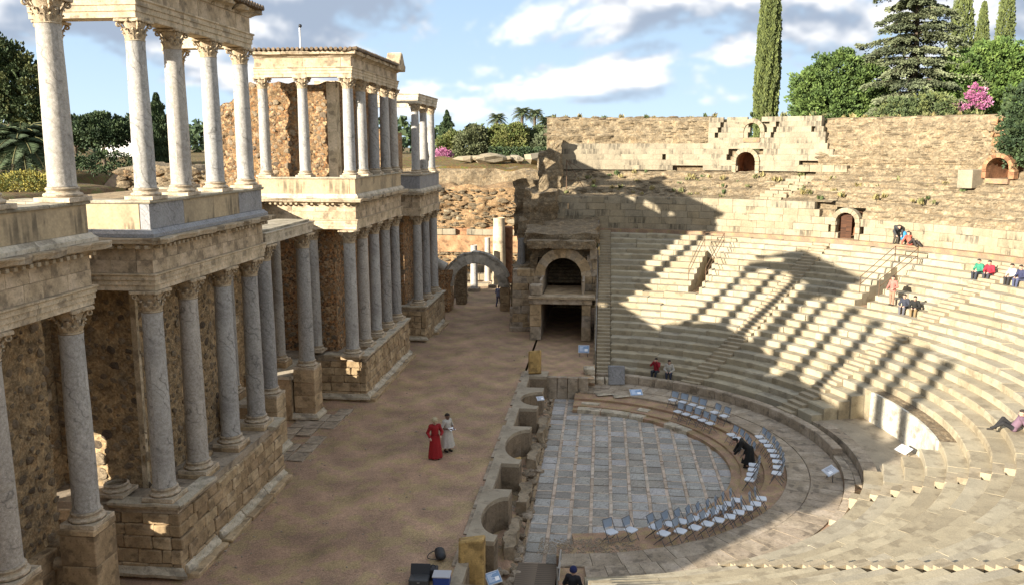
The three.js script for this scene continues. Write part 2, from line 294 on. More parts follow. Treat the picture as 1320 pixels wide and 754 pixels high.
// closed profile of [R, y] swept about the theatre's centre from th0 to th1 (radians)
function arc(profile, th0, th1, n, uo = 0, jig = 0, seed = 1) {
  const pos = [], uv = [], K = profile.length, RR = mul32(seed); let acc = 0;
  let area = 0; for (let k = 0; k < K; k++) { const a = profile[k], b = profile[(k + 1) % K]; area += a[0] * b[1] - a[1] * b[0]; }
  const J = profile.map(() => [(RR() - 0.5) * jig, (RR() - 0.5) * jig]);
  const pt = (k, s) => { const th = lerp(th0, th1, s / n); return polar(profile[k][0] + J[k][0], th, profile[k][1] + J[k][1]); };
  const Rm = profile[0][0];
  for (let k = 0; k < K; k++) {
    const k2 = (k + 1) % K, l = Math.hypot(profile[k2][0] - profile[k][0], profile[k2][1] - profile[k][1]);
    for (let s = 0; s < n; s++) {
      const a = pt(k, s), b = pt(k, s + 1), c = pt(k2, s + 1), d = pt(k2, s), u0 = (lerp(th0, th1, s / n) * Rm) * UVM + uo, u1 = (lerp(th0, th1, (s + 1) / n) * Rm) * UVM + uo, v0 = (profile[0][1] + acc) * UVM + uo, v1 = (profile[0][1] + acc + l) * UVM + uo;
      if (area * (th1 - th0) < 0) { pos.push(...a, ...b, ...c, ...a, ...c, ...d); uv.push(u0, v0, u1, v0, u1, v1, u0, v0, u1, v1, u0, v1); }
      else { pos.push(...a, ...c, ...b, ...a, ...d, ...c); uv.push(u0, v0, u1, v1, u1, v0, u0, v0, u0, v1, u1, v1); }
    }
    acc += l;
  }
  const tris = THREE.ShapeUtils.triangulateShape(profile.map(q => new THREE.Vector2(...q)), []), fl = area * (th1 - th0) < 0;
  for (const s of [0, n]) for (const q of tris) for (const k of ((s > 0) !== fl ? q : [q[0], q[2], q[1]])) { pos.push(...pt(k, s)); uv.push(profile[k][0] * UVM, profile[k][1] * UVM); }
  return fromTris(pos, uv);
}
// free surface; fn(u, v) -> [x, y, z]; skip(u, v) leaves faces out
function surf(nu, nv, fn, skip, s = UVM) {
  const pos = [], idx = [];
  for (let j = 0; j <= nv; j++) for (let i = 0; i <= nu; i++) pos.push(...fn(i / nu, j / nv));
  for (let j = 0; j < nv; j++) for (let i = 0; i < nu; i++) { if (skip && skip((i + 0.5) / nu, (j + 0.5) / nv)) continue; const a = j * (nu + 1) + i, b = a + 1, c = a + nu + 2, d = a + nu + 1; idx.push(a, b, c, a, c, d); }
  const g = new THREE.BufferGeometry(); g.setAttribute('position', new THREE.Float32BufferAttribute(pos, 3)); g.setIndex(idx); g.computeVertexNormals(); return uvBox(g, s);
}
function lathe(pts, n = 28, um = UVM) { const g = new THREE.LatheGeometry(pts.map(p => new THREE.Vector2(...p)), n); const uv = g.attributes.uv, p = g.attributes.position; for (let i = 0; i < uv.count; i++) uv.setXY(i, uv.getX(i) * Math.PI * 2 * Math.max(...pts.map(q => q[0])) * um, p.getY(i) * um); return g; }
function tube(pts, r, n = 6, seg) { const c = new THREE.CatmullRomCurve3(pts.map(p => new THREE.Vector3(...p)), false, 'catmullrom', 0.3); return new THREE.TubeGeometry(c, seg || pts.length * 2, r, n); }
function rod(a, b, r0, r1 = r0, n = 6) { const A = new THREE.Vector3(...a), B = new THREE.Vector3(...b), d = B.clone().sub(A), g = new THREE.CylinderGeometry(r1, r0, d.length(), n); g.translate(0, d.length() / 2, 0); g.applyQuaternion(new THREE.Quaternion().setFromUnitVectors(new THREE.Vector3(0, 1, 0), d.normalize())); g.translate(...a); return g; }
const merge = gs => mergeGeometries(gs.map(g => { const q = g.index ? g.toNonIndexed() : g; for (const k of Object.keys(q.attributes)) if (!['position', 'normal', 'uv'].includes(k)) q.deleteAttribute(k); return q; }));
// rough stones
const stoneGeos = [0, 1, 2, 3, 4, 5].map(s => { const g = new THREE.IcosahedronGeometry(0.5, s % 2), p = g.attributes.position; for (let i = 0; i < p.count; i++) { const x = p.getX(i), y = p.getY(i), z = p.getZ(i), k = 1 + 0.42 * n3(x * 3.1 + s * 7, y * 3.1, z * 3.1, s) + 0.10 * n3(x * 9, y * 9, z * 9, s + 3); p.setXYZ(i, x * k * (s % 3 ? 1 : 1.25), y * k * (s % 3 === 1 ? 0.8 : 1), z * k); } g.computeVertexNormals(); return uvBox(g, 0.8, s * 0.3, s * 0.7); });
function rocks(list) { return merge(list.map(([x, y, z, sx, sy, sz, k = 0, ry = 0]) => { const g = stoneGeos[k % 6].clone(); g.scale(sx, sy, sz); g.rotateY(ry); g.translate(x, y, z); return g; })); }
// ------------------------------------------------------------------ ground
{
  const hgt = (x, z) => {                                   // garden terrace behind the stage building, banks round the theatre
    const xe = lerp(-21, -43, sstep(-47, -63, z)), t = sstep(xe, xe - 7.5, x) * sstep(-26, -37, z), r = Math.hypot(x - CX, z - CZ);
    let y = -0.18 + t * (10.75 + 0.2 * n3(x * 0.06, 0, z * 0.06, 2));
    y = Math.max(y, -0.18 + sstep(36, 44, r) * sstep(-3, 6, x) * (12.2 + 0.4 * n3(x * 0.05, 3, z * 0.05, 3)));
    y = Math.max(y, -0.18 + sstep(-92, -97, z) * (11.2 + 0.3 * n3(x * 0.03, 5, z * 0.03, 3)));
    if ((r < 36 && x > -4.6) || (x > -4.6 && x < 8 && z > -66 && z < -8)) y = -2.6;
    return y;
  };
  const xs = [], zs = [];
  for (let x = -60; x <= 60; x += 1.5) xs.push(x); for (let z = -110; z <= 12; z += 1.5) zs.push(z);
  const ext = (a, lo, hi) => { let s = 3; while (a[0] > lo) { a.unshift(a[0] - s); s *= 1.35; } s = 3; while (a[a.length - 1] < hi) { a.push(a[a.length - 1] + s); s *= 1.35; } };
  ext(xs, -1400, 1400); ext(zs, -1500, 500);
  const g = surf(xs.length - 1, zs.length - 1, (u, v) => { const x = xs[Math.round(u * (xs.length - 1))], z = zs[Math.round(v * (zs.length - 1))]; return [x, hgt(x, z), z]; });
  struct('ground', g, M.grass);
  globalThis.groundAt = hgt;
}
{
  const g = surf(60, 200, (u, v) => { const x = lerp(-18.5, -4.42, u), z = lerp(-70, -3, v); return [x, 0.012 + 0.02 * n3(x * 0.5, 0, z * 0.5, 4) + 0.012 * n3(x * 1.7, 0, z * 1.7, 6), z]; }, null, 0.22), p = g.attributes.position, c = new Float32Array(p.count * 3);
  for (let i = 0; i < p.count; i++) { const x = p.getX(i), z = p.getZ(i), a = 0.9 + 0.22 * (noise3(x * 0.35, 0, z * 0.16, 51) - 0.5) + 0.20 * (noise3(x * 1.1, 0, z * 0.6, 52) - 0.5) + 0.14 * (noise3(x * 3, 0, z * 3, 53) - 0.5), w = noise3(x * 0.5, 4, z * 0.4, 55); c[i * 3] = a; c[i * 3 + 1] = a * (0.985 + 0.03 * w); c[i * 3 + 2] = a * (0.95 + 0.08 * w); }
  g.setAttribute('color', new THREE.BufferAttribute(c, 3)); const m = M.dirt.clone(); m.vertexColors = true; struct('stage_floor', g, m);
  const R = mul32(88), L = []; for (let i = 0; i < 900; i++) { const edge = R() < 0.5, x = edge ? -11.9 - 0.6 * R() : -12 + 7.4 * R(), z = -64 + 46 * R(), s = 0.025 + 0.06 * Math.pow(R(), 3); L.push([x, 0.02, z, s * 1.3, s * 0.7, s, i, R() * 6]); }
  const q = new THREE.Mesh(rocks(L), M.pave[0]); q.name = 'loose_pebbles'; tag(q, 'small loose pebbles scattered over the stage earth', 'pebbles', null, 'stuff'); scene.add(q);
}
struct('passage_ground', surf(30, 30, (u, v) => { const x = lerp(-26, -4.0, u), z = lerp(-96, -70, v); return [x, 0.02 + 0.03 * n3(x * 0.5, 0, z * 0.5, 4), z]; }, null, 0.22), M.path);

// ------------------------------------------------------------------ columns of the stage building
const capGeo = (() => {                                     // Corinthian capital for shaft radius 1, height 2.2
  const gs = [lathe([[0.98, 0], [1.04, 0.05], [1.04, 0.13], [0.92, 0.16], [0.92, 0.9], [1.0, 1.4], [1.2, 1.78], [1.28, 1.86], [0, 1.86]], 20)];
  const leaf = (a, h, w, r0, out) => {
    const pos = [], idx = [], N = 6;
    for (let i = 0; i <= N; i++) {
      const t = i / N, curl = Math.pow(t, 2.6), y = 0.14 + h * (t < 0.85 ? t : 0.85 - (t - 0.85) * 1.2), r = r0 + 0.06 + out * curl + 0.10 * Math.sin(t * Math.PI), ww = w * (0.75 + 0.5 * Math.sin(t * Math.PI * 0.9)) * (1 - 0.55 * t * t) * (1 + 0.16 * Math.sin(t * 19));
      for (let k = -2; k <= 2; k++) { const b = a + k * ww * 0.5 / r, rr = r - Math.abs(k) * 0.05 - (Math.abs(k) === 1 ? 0.045 : 0); pos.push(Math.cos(b) * rr, y - Math.abs(k) * 0.03, Math.sin(b) * rr); }
    }
    for (let i = 0; i < N; i++) for (let k = 0; k < 4; k++) { const q = i * 5 + k; idx.push(q, q + 1, q + 6, q, q + 6, q + 5); }
    const g = new THREE.BufferGeometry(); g.setAttribute('position', new THREE.Float32BufferAttribute(pos, 3)); g.setIndex(idx); g.computeVertexNormals(); return uvBox(g, 0.5);
  };
  for (let i = 0; i < 8; i++) { gs.push(leaf(i * Math.PI / 4, 0.85, 0.36, 0.92, 0.34)); gs.push(leaf((i + 0.5) * Math.PI / 4, 1.42, 0.36, 0.92, 0.40)); }
  for (let i = 0; i < 4; i++) {
    const a = (i + 0.5) * Math.PI / 2, c = Math.cos(a), s = Math.sin(a);
    for (const k of [-1, 1]) { const g = new THREE.TorusGeometry(0.20, 0.085, 6, 12); g.rotateY(-a); g.translate(c * 1.58 - s * 0.12 * k, 1.62, s * 1.58 + c * 0.12 * k); gs.push(g); }
    gs.push(rod([c * 0.95, 1.05, s * 0.95], [c * 1.55, 1.74, s * 1.55], 0.09, 0.12, 6));
    const f = new THREE.SphereGeometry(0.2, 8, 6); f.translate(Math.cos(i * Math.PI / 2) * 1.30, 1.98, Math.sin(i * Math.PI / 2) * 1.30); gs.push(f);
  }
  const sh = new THREE.Shape(), P = []; for (let i = 0; i < 4; i++) { const a = (i + 0.5) * Math.PI / 2; P.push([Math.cos(a - 0.09) * 1.98, Math.sin(a - 0.09) * 1.98], [Math.cos(a + 0.09) * 1.98, Math.sin(a + 0.09) * 1.98]); }
  sh.moveTo(...P[0]); for (let i = 0; i < 4; i++) { sh.lineTo(...P[i * 2 + 1]); const n = P[(i * 2 + 2) % 8], m = (i + 1) * Math.PI / 2; sh.quadraticCurveTo(Math.cos(m) * 0.98, Math.sin(m) * 0.98, ...n); }
  const ab = new THREE.ExtrudeGeometry(sh, { depth: 0.2, bevelEnabled: true, bevelSize: 0.04, bevelThickness: 0.05, bevelSegments: 1, curveSegments: 6 }); ab.rotateX(-Math.PI / 2); ab.translate(0, 1.92, 0); gs.push(ab);
  return merge(gs.map(g => uvBox(g, 0.35)));
})();
const baseGeo = (() => { const gs = [blockGeo(2.86, 0.36, 2.86, 0.03)]; gs[0].translate(0, 0.18, 0); const pts = [[1.36, 0.36]]; const tor = (y, r, o, n = 6) => { for (let i = 0; i <= n; i++) { const a = -Math.PI / 2 + Math.PI * i / n; pts.push([o + Math.cos(a) * r, y + r + Math.sin(a) * r]); } }; tor(0.36, 0.15, 1.24); pts.push([1.16, 0.70], [1.10, 0.78], [1.15, 0.86]); tor(0.88, 0.10, 1.10); pts.push([1.05, 1.10], [1.0, 1.14]); gs.push(lathe(pts, 28)); return merge(gs.map(g => uvBox(g, 0.35))); })();
const shaftCache = new Map();
function shaftGeo(h, r, v) { const k = [h.toFixed(2), r.toFixed(3), v].join(); if (!shaftCache.has(k)) { const pts = []; for (let i = 0; i <= 14; i++) { const t = i / 14, e = r * (1 - 0.15 * Math.pow(t, 1.7)) * (i === 0 ? 1.05 : i === 14 ? 1.06 : 1); pts.push([e, h * (i === 1 ? 0.02 : i === 13 ? 0.975 : t)]); } for (const q of [[], [0.38], [0.62], [0.3, 0.71], [0.5]][v]) { const e = r * (1 - 0.15 * Math.pow(q, 1.7)), i = pts.findIndex(a => a[1] > q * h); pts.splice(i, 0, [e, q * h - 0.012], [e * 0.955, q * h - 0.004], [e * 0.955, q * h + 0.004], [e, q * h + 0.012]); } const g = lathe(pts, 28, 0.3), p = g.attributes.position, uv = g.attributes.uv; for (let i = 0; i < p.count; i++) { const x = p.getX(i), y = p.getY(i), z = p.getZ(i), q = 1 + 0.012 * n3(x * 3 + v * 9, y * 1.5, z * 3, v); p.setX(i, x * q); p.setZ(i, z * q); uv.setXY(i, uv.getX(i) + v * 0.31, uv.getY(i) + v * 0.47); } g.computeVertexNormals(); shaftCache.set(k, g); } return shaftCache.get(k); }
let colN = 0;
function column(parent, x, y, z, H, r, up = false, o = {}) {
  const c = sub('column', parent, [x, y, z]), i = colN++, hb = 1.14 * r, hc = o.capital === false ? 0 : 2.2 * r * 0.9;
  const b = part('base', baseGeo, M.base, c); b.scale.setScalar(r);
  const s = part('shaft', shaftGeo(H - hb - hc, r, i % 5), o.mat || M.shaft[(i * 7 + (up ? 2 : 0)) % 5], c, [0, hb, 0]); s.rotation.y = i * 1.3;
  if (hc) { const k = part('capital', capGeo, M.cap, c, [0, H - hc, 0]); k.scale.set(r * 0.88, r * 0.9, r * 0.88); }
  c.rotation.z = (o.lean || 0); return c;
}
// rubble masonry: a displaced sheet with stones bedded in it. face: origin, u axis (x, z), outward normal
const rubR = mul32(77);
function rubbleFace(parent, p, u, n, L, y0, y1, m, o = {}) {
  const nu = Math.max(4, Math.round(L / 0.16)), nv = Math.max(4, Math.round((y1 - y0) / 0.16)), amp = o.amp ?? 0.05, top = o.top || (() => y1);
  const at = (s, y) => { const x = p[0] + u[0] * s, z = p[1] + u[1] * s, d = amp * n3(x * 2.1, y * 2.1, z * 2.1, 6) + amp * 0.6 * n3(x * 5, y * 5, z * 5, 8); return [x + n[0] * d, y, z + n[1] * d]; };
  part('mortar_face', surf(nu, nv, (a, b) => { const s = a * L; return at(s, lerp(y0, top(s), b)); }, o.skip ? (a, b) => o.skip(a * L, lerp(y0, top(a * L), b)) : null), m, parent);
  const A = (y1 - y0) * L, N = Math.round(A * (o.density ?? 9)), rest = [], used = []; let single = 0; const turn = Math.atan2(-u[1], u[0]);
  for (let i = 0; i < N; i++) {
    const s = rubR() * L, y = lerp(y0 + 0.1, top(s) - 0.1, rubR()), w = 0.13 + 0.23 * Math.pow(rubR(), 1.5);
    if (o.skip && o.skip(s, y) || used.some(q => Math.hypot(q[0] - s, q[1] - y) < (q[2] + w) * 0.56)) continue; used.push([s, y, w]);
    const c = at(s, y), h = w * (0.6 + 0.5 * rubR()), k = Math.floor(rubR() * 6);
    if (w > (o.big ?? 0.20) && single < (o.singles ?? 110)) { const q = part('stone', stoneGeos[k], M.rock[[1, 3, 0, 3, 1, 2, 3][Math.floor(rubR() * 7)]], parent, [c[0] - n[0] * 0.0, c[1], c[2] - n[1] * 0.0]); q.scale.set(w, h, 0.085); q.rotation.set(0, turn, (rubR() - 0.5) * 1.6, 'YXZ'); single++; }
    else { const g = stoneGeos[k].clone(); g.scale(w, h, 0.08); g.rotateZ((rubR() - 0.5) * 1.6); g.rotateY(turn); g.translate(c[0] - n[0] * 0.0, c[1], c[2] - n[1] * 0.0); rest.push(g); }
  }
  if (rest.length) { const half = Math.ceil(rest.length / 2); part('small_stones', merge(rest.slice(0, half)), M.rock[3], parent).userData.kind = 'stuff'; if (rest.length > half) part('small_stones', merge(rest.slice(half)), M.rock[1], parent).userData.kind = 'stuff'; }
}
// ------------------------------------------------------------------ mouldings
const archProf = (y, h, d) => [[-d, y], [0, y], [0, y + h * 0.30], [0.03, y + h * 0.32], [0.03, y + h * 0.60], [0.06, y + h * 0.62], [0.06, y + h * 0.86], [0.10, y + h * 0.92], [0.10, y + h], [-d, y + h]];
const cornProf = (y, h, d, o) => [[-d, y], [0.02, y], [0.06, y + h * 0.18], [0.12, y + h * 0.3], [o * 0.55, y + h * 0.42], [o * 0.9, y + h * 0.5], [o * 0.95, y + h * 0.78], [o, y + h * 0.86], [o, y + h], [-d, y + h]];
const parBase = (y, d) => [[-d, y], [0.14, y], [0.14, y + 0.10], [0.06, y + 0.17], [0.03, y + 0.22], [-d, y + 0.22]];
const plinthProf = (y) => [[-0.3, y], [0.20, y], [0.21, y + 0.10], [0.10, y + 0.18], [0.05, y + 0.26], [-0.3, y + 0.27]];

function runs(parent, name, prof, corners, splits, m, R, wob) {  // corners: list of [x, z]; outward is to the right of travel as given by normals
  for (let i = 0; i < corners.length - 1; i++) {
    const a = corners[i], b = corners[i + 1], L = Math.hypot(b[0] - a[0], b[1] - a[1]), t = [(b[0] - a[0]) / L, (b[1] - a[1]) / L], n = [-t[1], t[0]];
    const N = Math.max(1, Math.round(L / splits)), f0 = i > 0 ? 1 : 0, f1 = i < corners.length - 2 ? 1 : 0; let s = 0;
    for (let k = 0; k < N; k++) { const e = k === N - 1 ? L : L * (k + 1) / N + (R() - 0.5) * splits * 0.2, g = 0.006; part(name, beam(prof, [a[0] + t[0] * (s + (k ? g : 0)), a[1] + t[1] * (s + (k ? g : 0))], [a[0] + t[0] * (e - (k < N - 1 ? g : 0)), a[1] + t[1] * (e - (k < N - 1 ? g : 0))], n, k === 0 ? f0 : 0, k === N - 1 ? f1 : 0, wob), Array.isArray(m) ? pick(m, R) : m, parent); s = e; }
  }
}
// travel from the back along the near side to the front corner, then along the front, then back: outward normal (-tz, tx)
const ring = (xb, xf, zn, zf) => [[xb, zn], [xf, zn], [xf, zf], [xb, zf]];

function dentils(parent, xf, zn, zf, xb, y, R) { const gs = []; for (let z = zn - 0.1; z > zf; z -= 0.27) if (R() > 0.18) gs.push(blockGeo(0.17, 0.10, 0.13, 0.012).translate(xf + 0.14, y, z)); for (let x = xb + 0.1; x < xf; x += 0.27) if (R() > 0.2) gs.push(blockGeo(0.13, 0.10, 0.17, 0.012).translate(x, y, zn + 0.14)); part('dentil_course', merge(gs), M.cornice, parent); }

function pavilion(o) {
  const { t, xf, zn, zf, xb, R } = o;
  // xf: front face of the entablature; column axes 0.34 behind it
  const ax = xf - 0.34;
  const Y = { cb: 2.5, ct: 8.9, at: 9.4, ft: 10.12, co: 10.45, pt: 11.5, ut: 16.5, uat: 17.04, uft: 17.6, uco: 17.88, ...o.Y };
  if (o.podium !== false) {
    const px = o.px ?? xf + 0.32, pzn = zn + 0.1, pzf = zf - 0.2, hs = [0.5, 0.46, 0.42, 0.40, 0.34];
    part('podium_core', boxAt(xb, px - 0.3, 0, 2.2, pzf + 0.3, pzn - 0.3), M.dirtRough, t);
    ashlar(t, 'podium_stone', [px, pzn], [0, -1], [1, 0], pzn - pzf, 0.0, hs, 0.78, 0.34, M.podium, R, { rough: 0.07, jit: 0.05, c: 0.035 });
    ashlar(t, 'podium_stone', [px - 0.35, pzn], [-1, 0], [0, 1], px - xb - 0.35, 0.0, hs, 0.8, 0.34, M.podium, R, { rough: 0.06, jit: 0.05, c: 0.035 });
    ashlar(t, 'podium_stone', [xb, pzf], [1, 0], [0, -1], px - xb - 0.35, 0.0, hs, 1.2, 0.3, M.podium, R);
    part('podium_floor', boxAt(xb, px - 0.08, 2.12, 2.36, pzf + 0.05, pzn - 0.05), M.pave[0], t);
    for (const [a, b] of o.plinth || [[0.02, 0.3], [0.31, 0.62], [0.63, 1]]) { const L = pzn - pzf; part('plinth_moulding', beam(plinthProf(0.16), [px, pzn - a * L], [px, pzn - b * L + 0.03], [1, 0], 0, 0, 0.5), pick(M.white, R), t); putBlock('foundation_stone', t, px + 0.16, 0.08, pzn - (a + b) / 2 * L, 0.5, 0.2, (b - a) * L, M.podium, R, 0, 0.03, 0.06); }
    part('plinth_moulding', beam(plinthProf(0.14), [px - 2.4, pzn], [px, pzn], [0, 1], 0, 1, 0.3), M.white[1], t);
    for (const [a, b] of o.ledge || [[0, 0.3], [0.86, 1]]) { const L = pzn - pzf; part('ledge_moulding', beam([[-0.35, 2.28], [0.04, 2.28], [0.10, 2.36], [0.16, 2.40], [0.17, 2.48], [-0.35, 2.485]], [px, pzn - a * L], [px, pzn - b * L], [1, 0], a === 0 ? 1 : 0, 0, 0.35), pick(M.white, R), t); }
    part('ledge_moulding', beam([[-0.35, 2.28], [0.04, 2.28], [0.10, 2.36], [0.16, 2.40], [0.17, 2.48], [-0.35, 2.485]], [px - 2.2, pzn], [px, pzn], [0, 1], 0, 1, 0.35), M.white[1], t);
  }
  for (const z of o.cols) { putBlock('column_footing', t, ax, 2.43, z, 1.0, 0.16, 1.0, M.podium, R); column(t, ax, 2.5 + (Y.cb - 2.5), z, Y.ct - Y.cb, o.r ?? 0.335); }
  for (const [x, z, y] of o.backCols || []) column(t, x, y ?? Y.cb, z, Y.ct - (y ?? Y.cb), 0.30);
  // lower entablature
  runs(t, 'architrave', archProf(Y.ct + 0.002, Y.at - Y.ct, 0.66), ring(xb, xf, zn, zf), 2.4, M.arch, R);
  const fh = Y.ft - Y.at, fl = zn - zf;
  ashlar(t, 'frieze_stone', [xf - 0.02, zn - 0.02], [0, -1], [1, 0], fl - 0.04, Y.at + 0.003, [fh * 0.52, fh * 0.47], 0.95, 0.5, M.frieze, R, { rough: 0.01, c: 0.005, jit: 0.005, gap: 0.006 });
  ashlar(t, 'frieze_stone', [xf - 0.53, zn - 0.02], [-1, 0], [0, 1], xf - xb - 0.55, Y.at + 0.003, [fh * 0.52, fh * 0.47], 0.95, 0.5, M.frieze, R, { rough: 0.01, c: 0.005, jit: 0.005, gap: 0.006 });
  runs(t, 'cornice', cornProf(Y.ft, Y.co - Y.ft, 0.8, 0.42), ring(xb, xf, zn, zf), 1.9, M.cornice, R, 0.45);
  dentils(t, xf, zn, zf, xb, Y.ft + 0.06, R);
  part('entablature_core', boxAt(xb, xf - 0.6, Y.ct + 0.05, Y.co - 0.02, zf + 0.6, zn - 0.6), M.mortar, t);
  // parapet of slabs with base moulding and coping
  if (o.parapet !== false) {
    runs(t, 'parapet_moulding', parBase(Y.co + 0.003, 0.5), ring(xb, xf + 0.02, zn + 0.02, zf - 0.02), 2.6, o.greyBase ? M.greyslab : M.white, R);
    const slabs = (p, u, n, L, mats) => { let s = 0, i = 0; const N = Math.max(1, Math.round(L / (o.slab ?? 1.7))), w = L / N; for (; i < N; i++, s += w) putBlock('parapet_slab', t, p[0] + u[0] * (s + w / 2) - n[0] * 0.15, (Y.co + 0.22 + Y.pt - 0.09) / 2, p[1] + u[1] * (s + w / 2) - n[1] * 0.15, w - 0.008, Y.pt - Y.co - 0.312, 0.3, mats(i, N), R, Math.atan2(-u[1], u[0]), 0.01, 0.004); };
    slabs([xf, zn], [0, -1], [1, 0], zn - zf, o.slabMat || (() => pick(M.parapet, R)));
    slabs([xf - 0.31, zn], [-1, 0], [0, 1], xf - xb - 0.31, o.sideMat || (() => M.parapet[0]));
    runs(t, 'parapet_coping', [[-0.62, Y.pt - 0.088], [0.05, Y.pt - 0.088], [0.08, Y.pt - 0.04], [0.06, Y.pt], [-0.62, Y.pt]], ring(xb, xf, zn, zf), 1.5, M.coping, R, 0.25);
    part('parapet_core', boxAt(xb, xf - 0.32, Y.co, Y.pt - 0.06, zf + 0.1, zn - 0.32), M.mortar, t);
  }
  for (const z of o.up || []) column(t, ax, Y.pt, z, (o.upH ?? Y.ut - Y.pt), o.ru ?? 0.30, true);
  for (const [x, z] of o.upBack || []) column(t, x, Y.pt, z, Y.ut - Y.pt, (o.ru ?? 0.30) * 0.95, true);
  if (o.top) {
    const { xb: ub = xb, zn: un = zn - 0.1, zf: uf = zf + 0.1, wob = 0.4 } = o.top, ux = xf - 0.06;
    runs(t, 'architrave', archProf(Y.ut + 0.002, Y.uat - Y.ut, 0.6), ring(ub, ux, un, uf), 2.5, o.top.mat || M.arch, R);
    if (!o.top.low) {
      const h = Y.uft - Y.uat;
      ashlar(t, 'frieze_stone', [ux - 0.02, un - 0.02], [0, -1], [1, 0], un - uf - 0.04, Y.uat + 0.003, [h], 1.3, 0.5, M.frieze, R, { rough: 0.008, c: 0.005, jit: 0.005, gap: 0.006 });
      ashlar(t, 'frieze_stone', [ux - 0.53, un - 0.02], [-1, 0], [0, 1], ux - ub - 0.55, Y.uat + 0.003, [h], 1.6, 0.5, M.frieze, R, { rough: 0.008, c: 0.005, jit: 0.005, gap: 0.006 });
      runs(t, 'cornice', cornProf(Y.uft, Y.uco - Y.uft, 0.6, 0.34), ring(ub, ux, un, uf), 1.7, M.cornice, R, wob);
      const tg = [];                                       // tiles along the top edge
      for (let z = un + 0.3; z > uf - 0.3; z -= 0.24) tg.push(new THREE.CylinderGeometry(0.085, 0.1, 0.75, 7, 1, false).rotateZ(Math.PI / 2 + 0.12).translate(ux + 0.05, Y.uco + 0.05 + 0.02 * R(), z));
      for (let x = ub; x < ux + 0.3; x += 0.24) tg.push(new THREE.CylinderGeometry(0.085, 0.1, 0.75, 7, 1, false).rotateX(Math.PI / 2 - 0.12).translate(x, Y.uco + 0.05 + 0.02 * R(), un + 0.05));
      part('coping_tiles', uvBox(merge(tg)), M.tile, t);
    }
  }
  return t;
}

{ // B: the pavilion with four front columns
  const R = mul32(21), t = thing('column_pavilion', 'two storey pavilion with four grey columns below and bare upper columns against sky', 'stage building', [0, 0, 0], 0, 'pavilions of the stage building');
  pavilion({ t, R, xf: -12.8, zn: -22.95, zf: -31, xb: -17, cols: [-23.3, -25.5, -28.0, -30.3], up: [-23.45, -25.55, -27.95, -30.45], upBack: [[-15.6, -23.45], [-15.6, -30.6]], top: { xb: -16.0, wob: 0.9 }, greyBase: true, slab: 2.0, slabMat: (i, N) => i === 0 || i === N - 1 ? M.greyslab : M.parapet[i % 2], ledge: [[0, 0.26], [0.86, 1]], plinth: [[0.02, 0.27], [0.30, 0.50], [0.505, 0.74], [0.745, 0.98]] });
  rubbleFace(t, [-14.2, -24.2], [0, -1], [1, 0], 6.2, 2.3, 8.9, M.mortar, { singles: 90, density: 20 });
  rubbleFace(t, [-17, -24.2], [1, 0], [0, 1], 2.8, 2.3, 8.9, M.mortar, { singles: 80, density: 20 });
  rubbleFace(t, [-14.2, -30.4], [-1, 0], [0, -1], 2.8, 2.3, 8.9, M.mortar, { singles: 10, density: 5 });
  { const b = part('column_base', baseGeo, M.base, t, [-14.75, 2.5, -23.4]); b.scale.setScalar(0.31); }
  part('corner_pilaster', boxAt(-14.34, -14.16, 2.36, 8.88, -24.3, -24.16), M.arch[0], t);
}
{ // C: five front columns and a standing rubble back wall
  const R = mul32(22), t = thing('column_pavilion', 'two storey pavilion with tiled cornice and a rubble wall behind its upper columns', 'stage building', [0, 0, 0], 0, 'pavilions of the stage building');
  pavilion({ t, R, xf: -12.3, zn: -41.6, zf: -51.3, xb: -17.3, cols: [-41.4, -43.7, -46.0, -48.4, -50.7], backCols: [[-14.75, -42.0, 2.5]], up: [-41.95, -44.2, -46.6, -49.0, -51.0], upBack: [[-14.95, -41.95], [-17.0, -41.95]], ru: 0.29, top: { xb: -17.3, wob: 0.3 }, Y: { uat: 16.86, uft: 17.32, uco: 17.58, ut: 16.38 }, slab: 4.5, sideMat: () => M.parapet[0], slabMat: () => M.parapet[0], ledge: [[0, 0.98]], plinth: [[0, 0.42], [0.425, 0.98]] });
  rubbleFace(t, [-13.8, -42.6], [0, -1], [1, 0], 8.4, 2.3, 8.9, M.mortarR, { singles: 40, density: 7 });
  rubbleFace(t, [-17.3, -42.6], [1, 0], [0, 1], 3.5, 2.3, 8.9, M.mortarR, { singles: 60, density: 9 });
  const top = s => 16.3 - 0.25 * Math.abs(n3(s * 1.3, 0, 0, 3)) - 1.1 * sstep(4.2, 6.3, 6.3 - s) ;
  rubbleFace(t, [-20.0, -43.2], [1, 0], [0, 1], 6.3, 9.5, 16.35, M.mortarUp, { singles: 110, density: 14, amp: 0.12, top });
  rubbleFace(t, [-13.7, -43.2], [0, -1], [1, 0], 7.8, 10.6, 16.3, M.mortarUp, { singles: 30, density: 5 });
  part('wall_core', boxAt(-19.9, -13.82, 8, 15.1, -51, -43.4), M.mortar, t); part('wall_core', boxAt(-18.0, -13.82, 15.1, 16.1, -51, -43.4), M.mortar, t);
  part('corner_stones', boxAt(-14.1, -13.62, 11.3, 16.2, -43.7, -43.08), M.arch[0], t);
  const ped = new THREE.Shape([[-0.75, 0], [0.75, 0], [0.78, 0.16], [0.1, 0.95], [-0.1, 0.98], [-0.78, 0.16]].map(q => new THREE.Vector2(...q)));
  const pg = new THREE.ExtrudeGeometry(ped, { depth: 0.75, bevelEnabled: true, bevelSize: 0.03, bevelThickness: 0.05, bevelSegments: 1 }); pg.rotateY(Math.PI / 2); part('gable_fragment', uvBox(pg), M.frieze[1], t, [-12.7, 17.42, -50.6]);
}
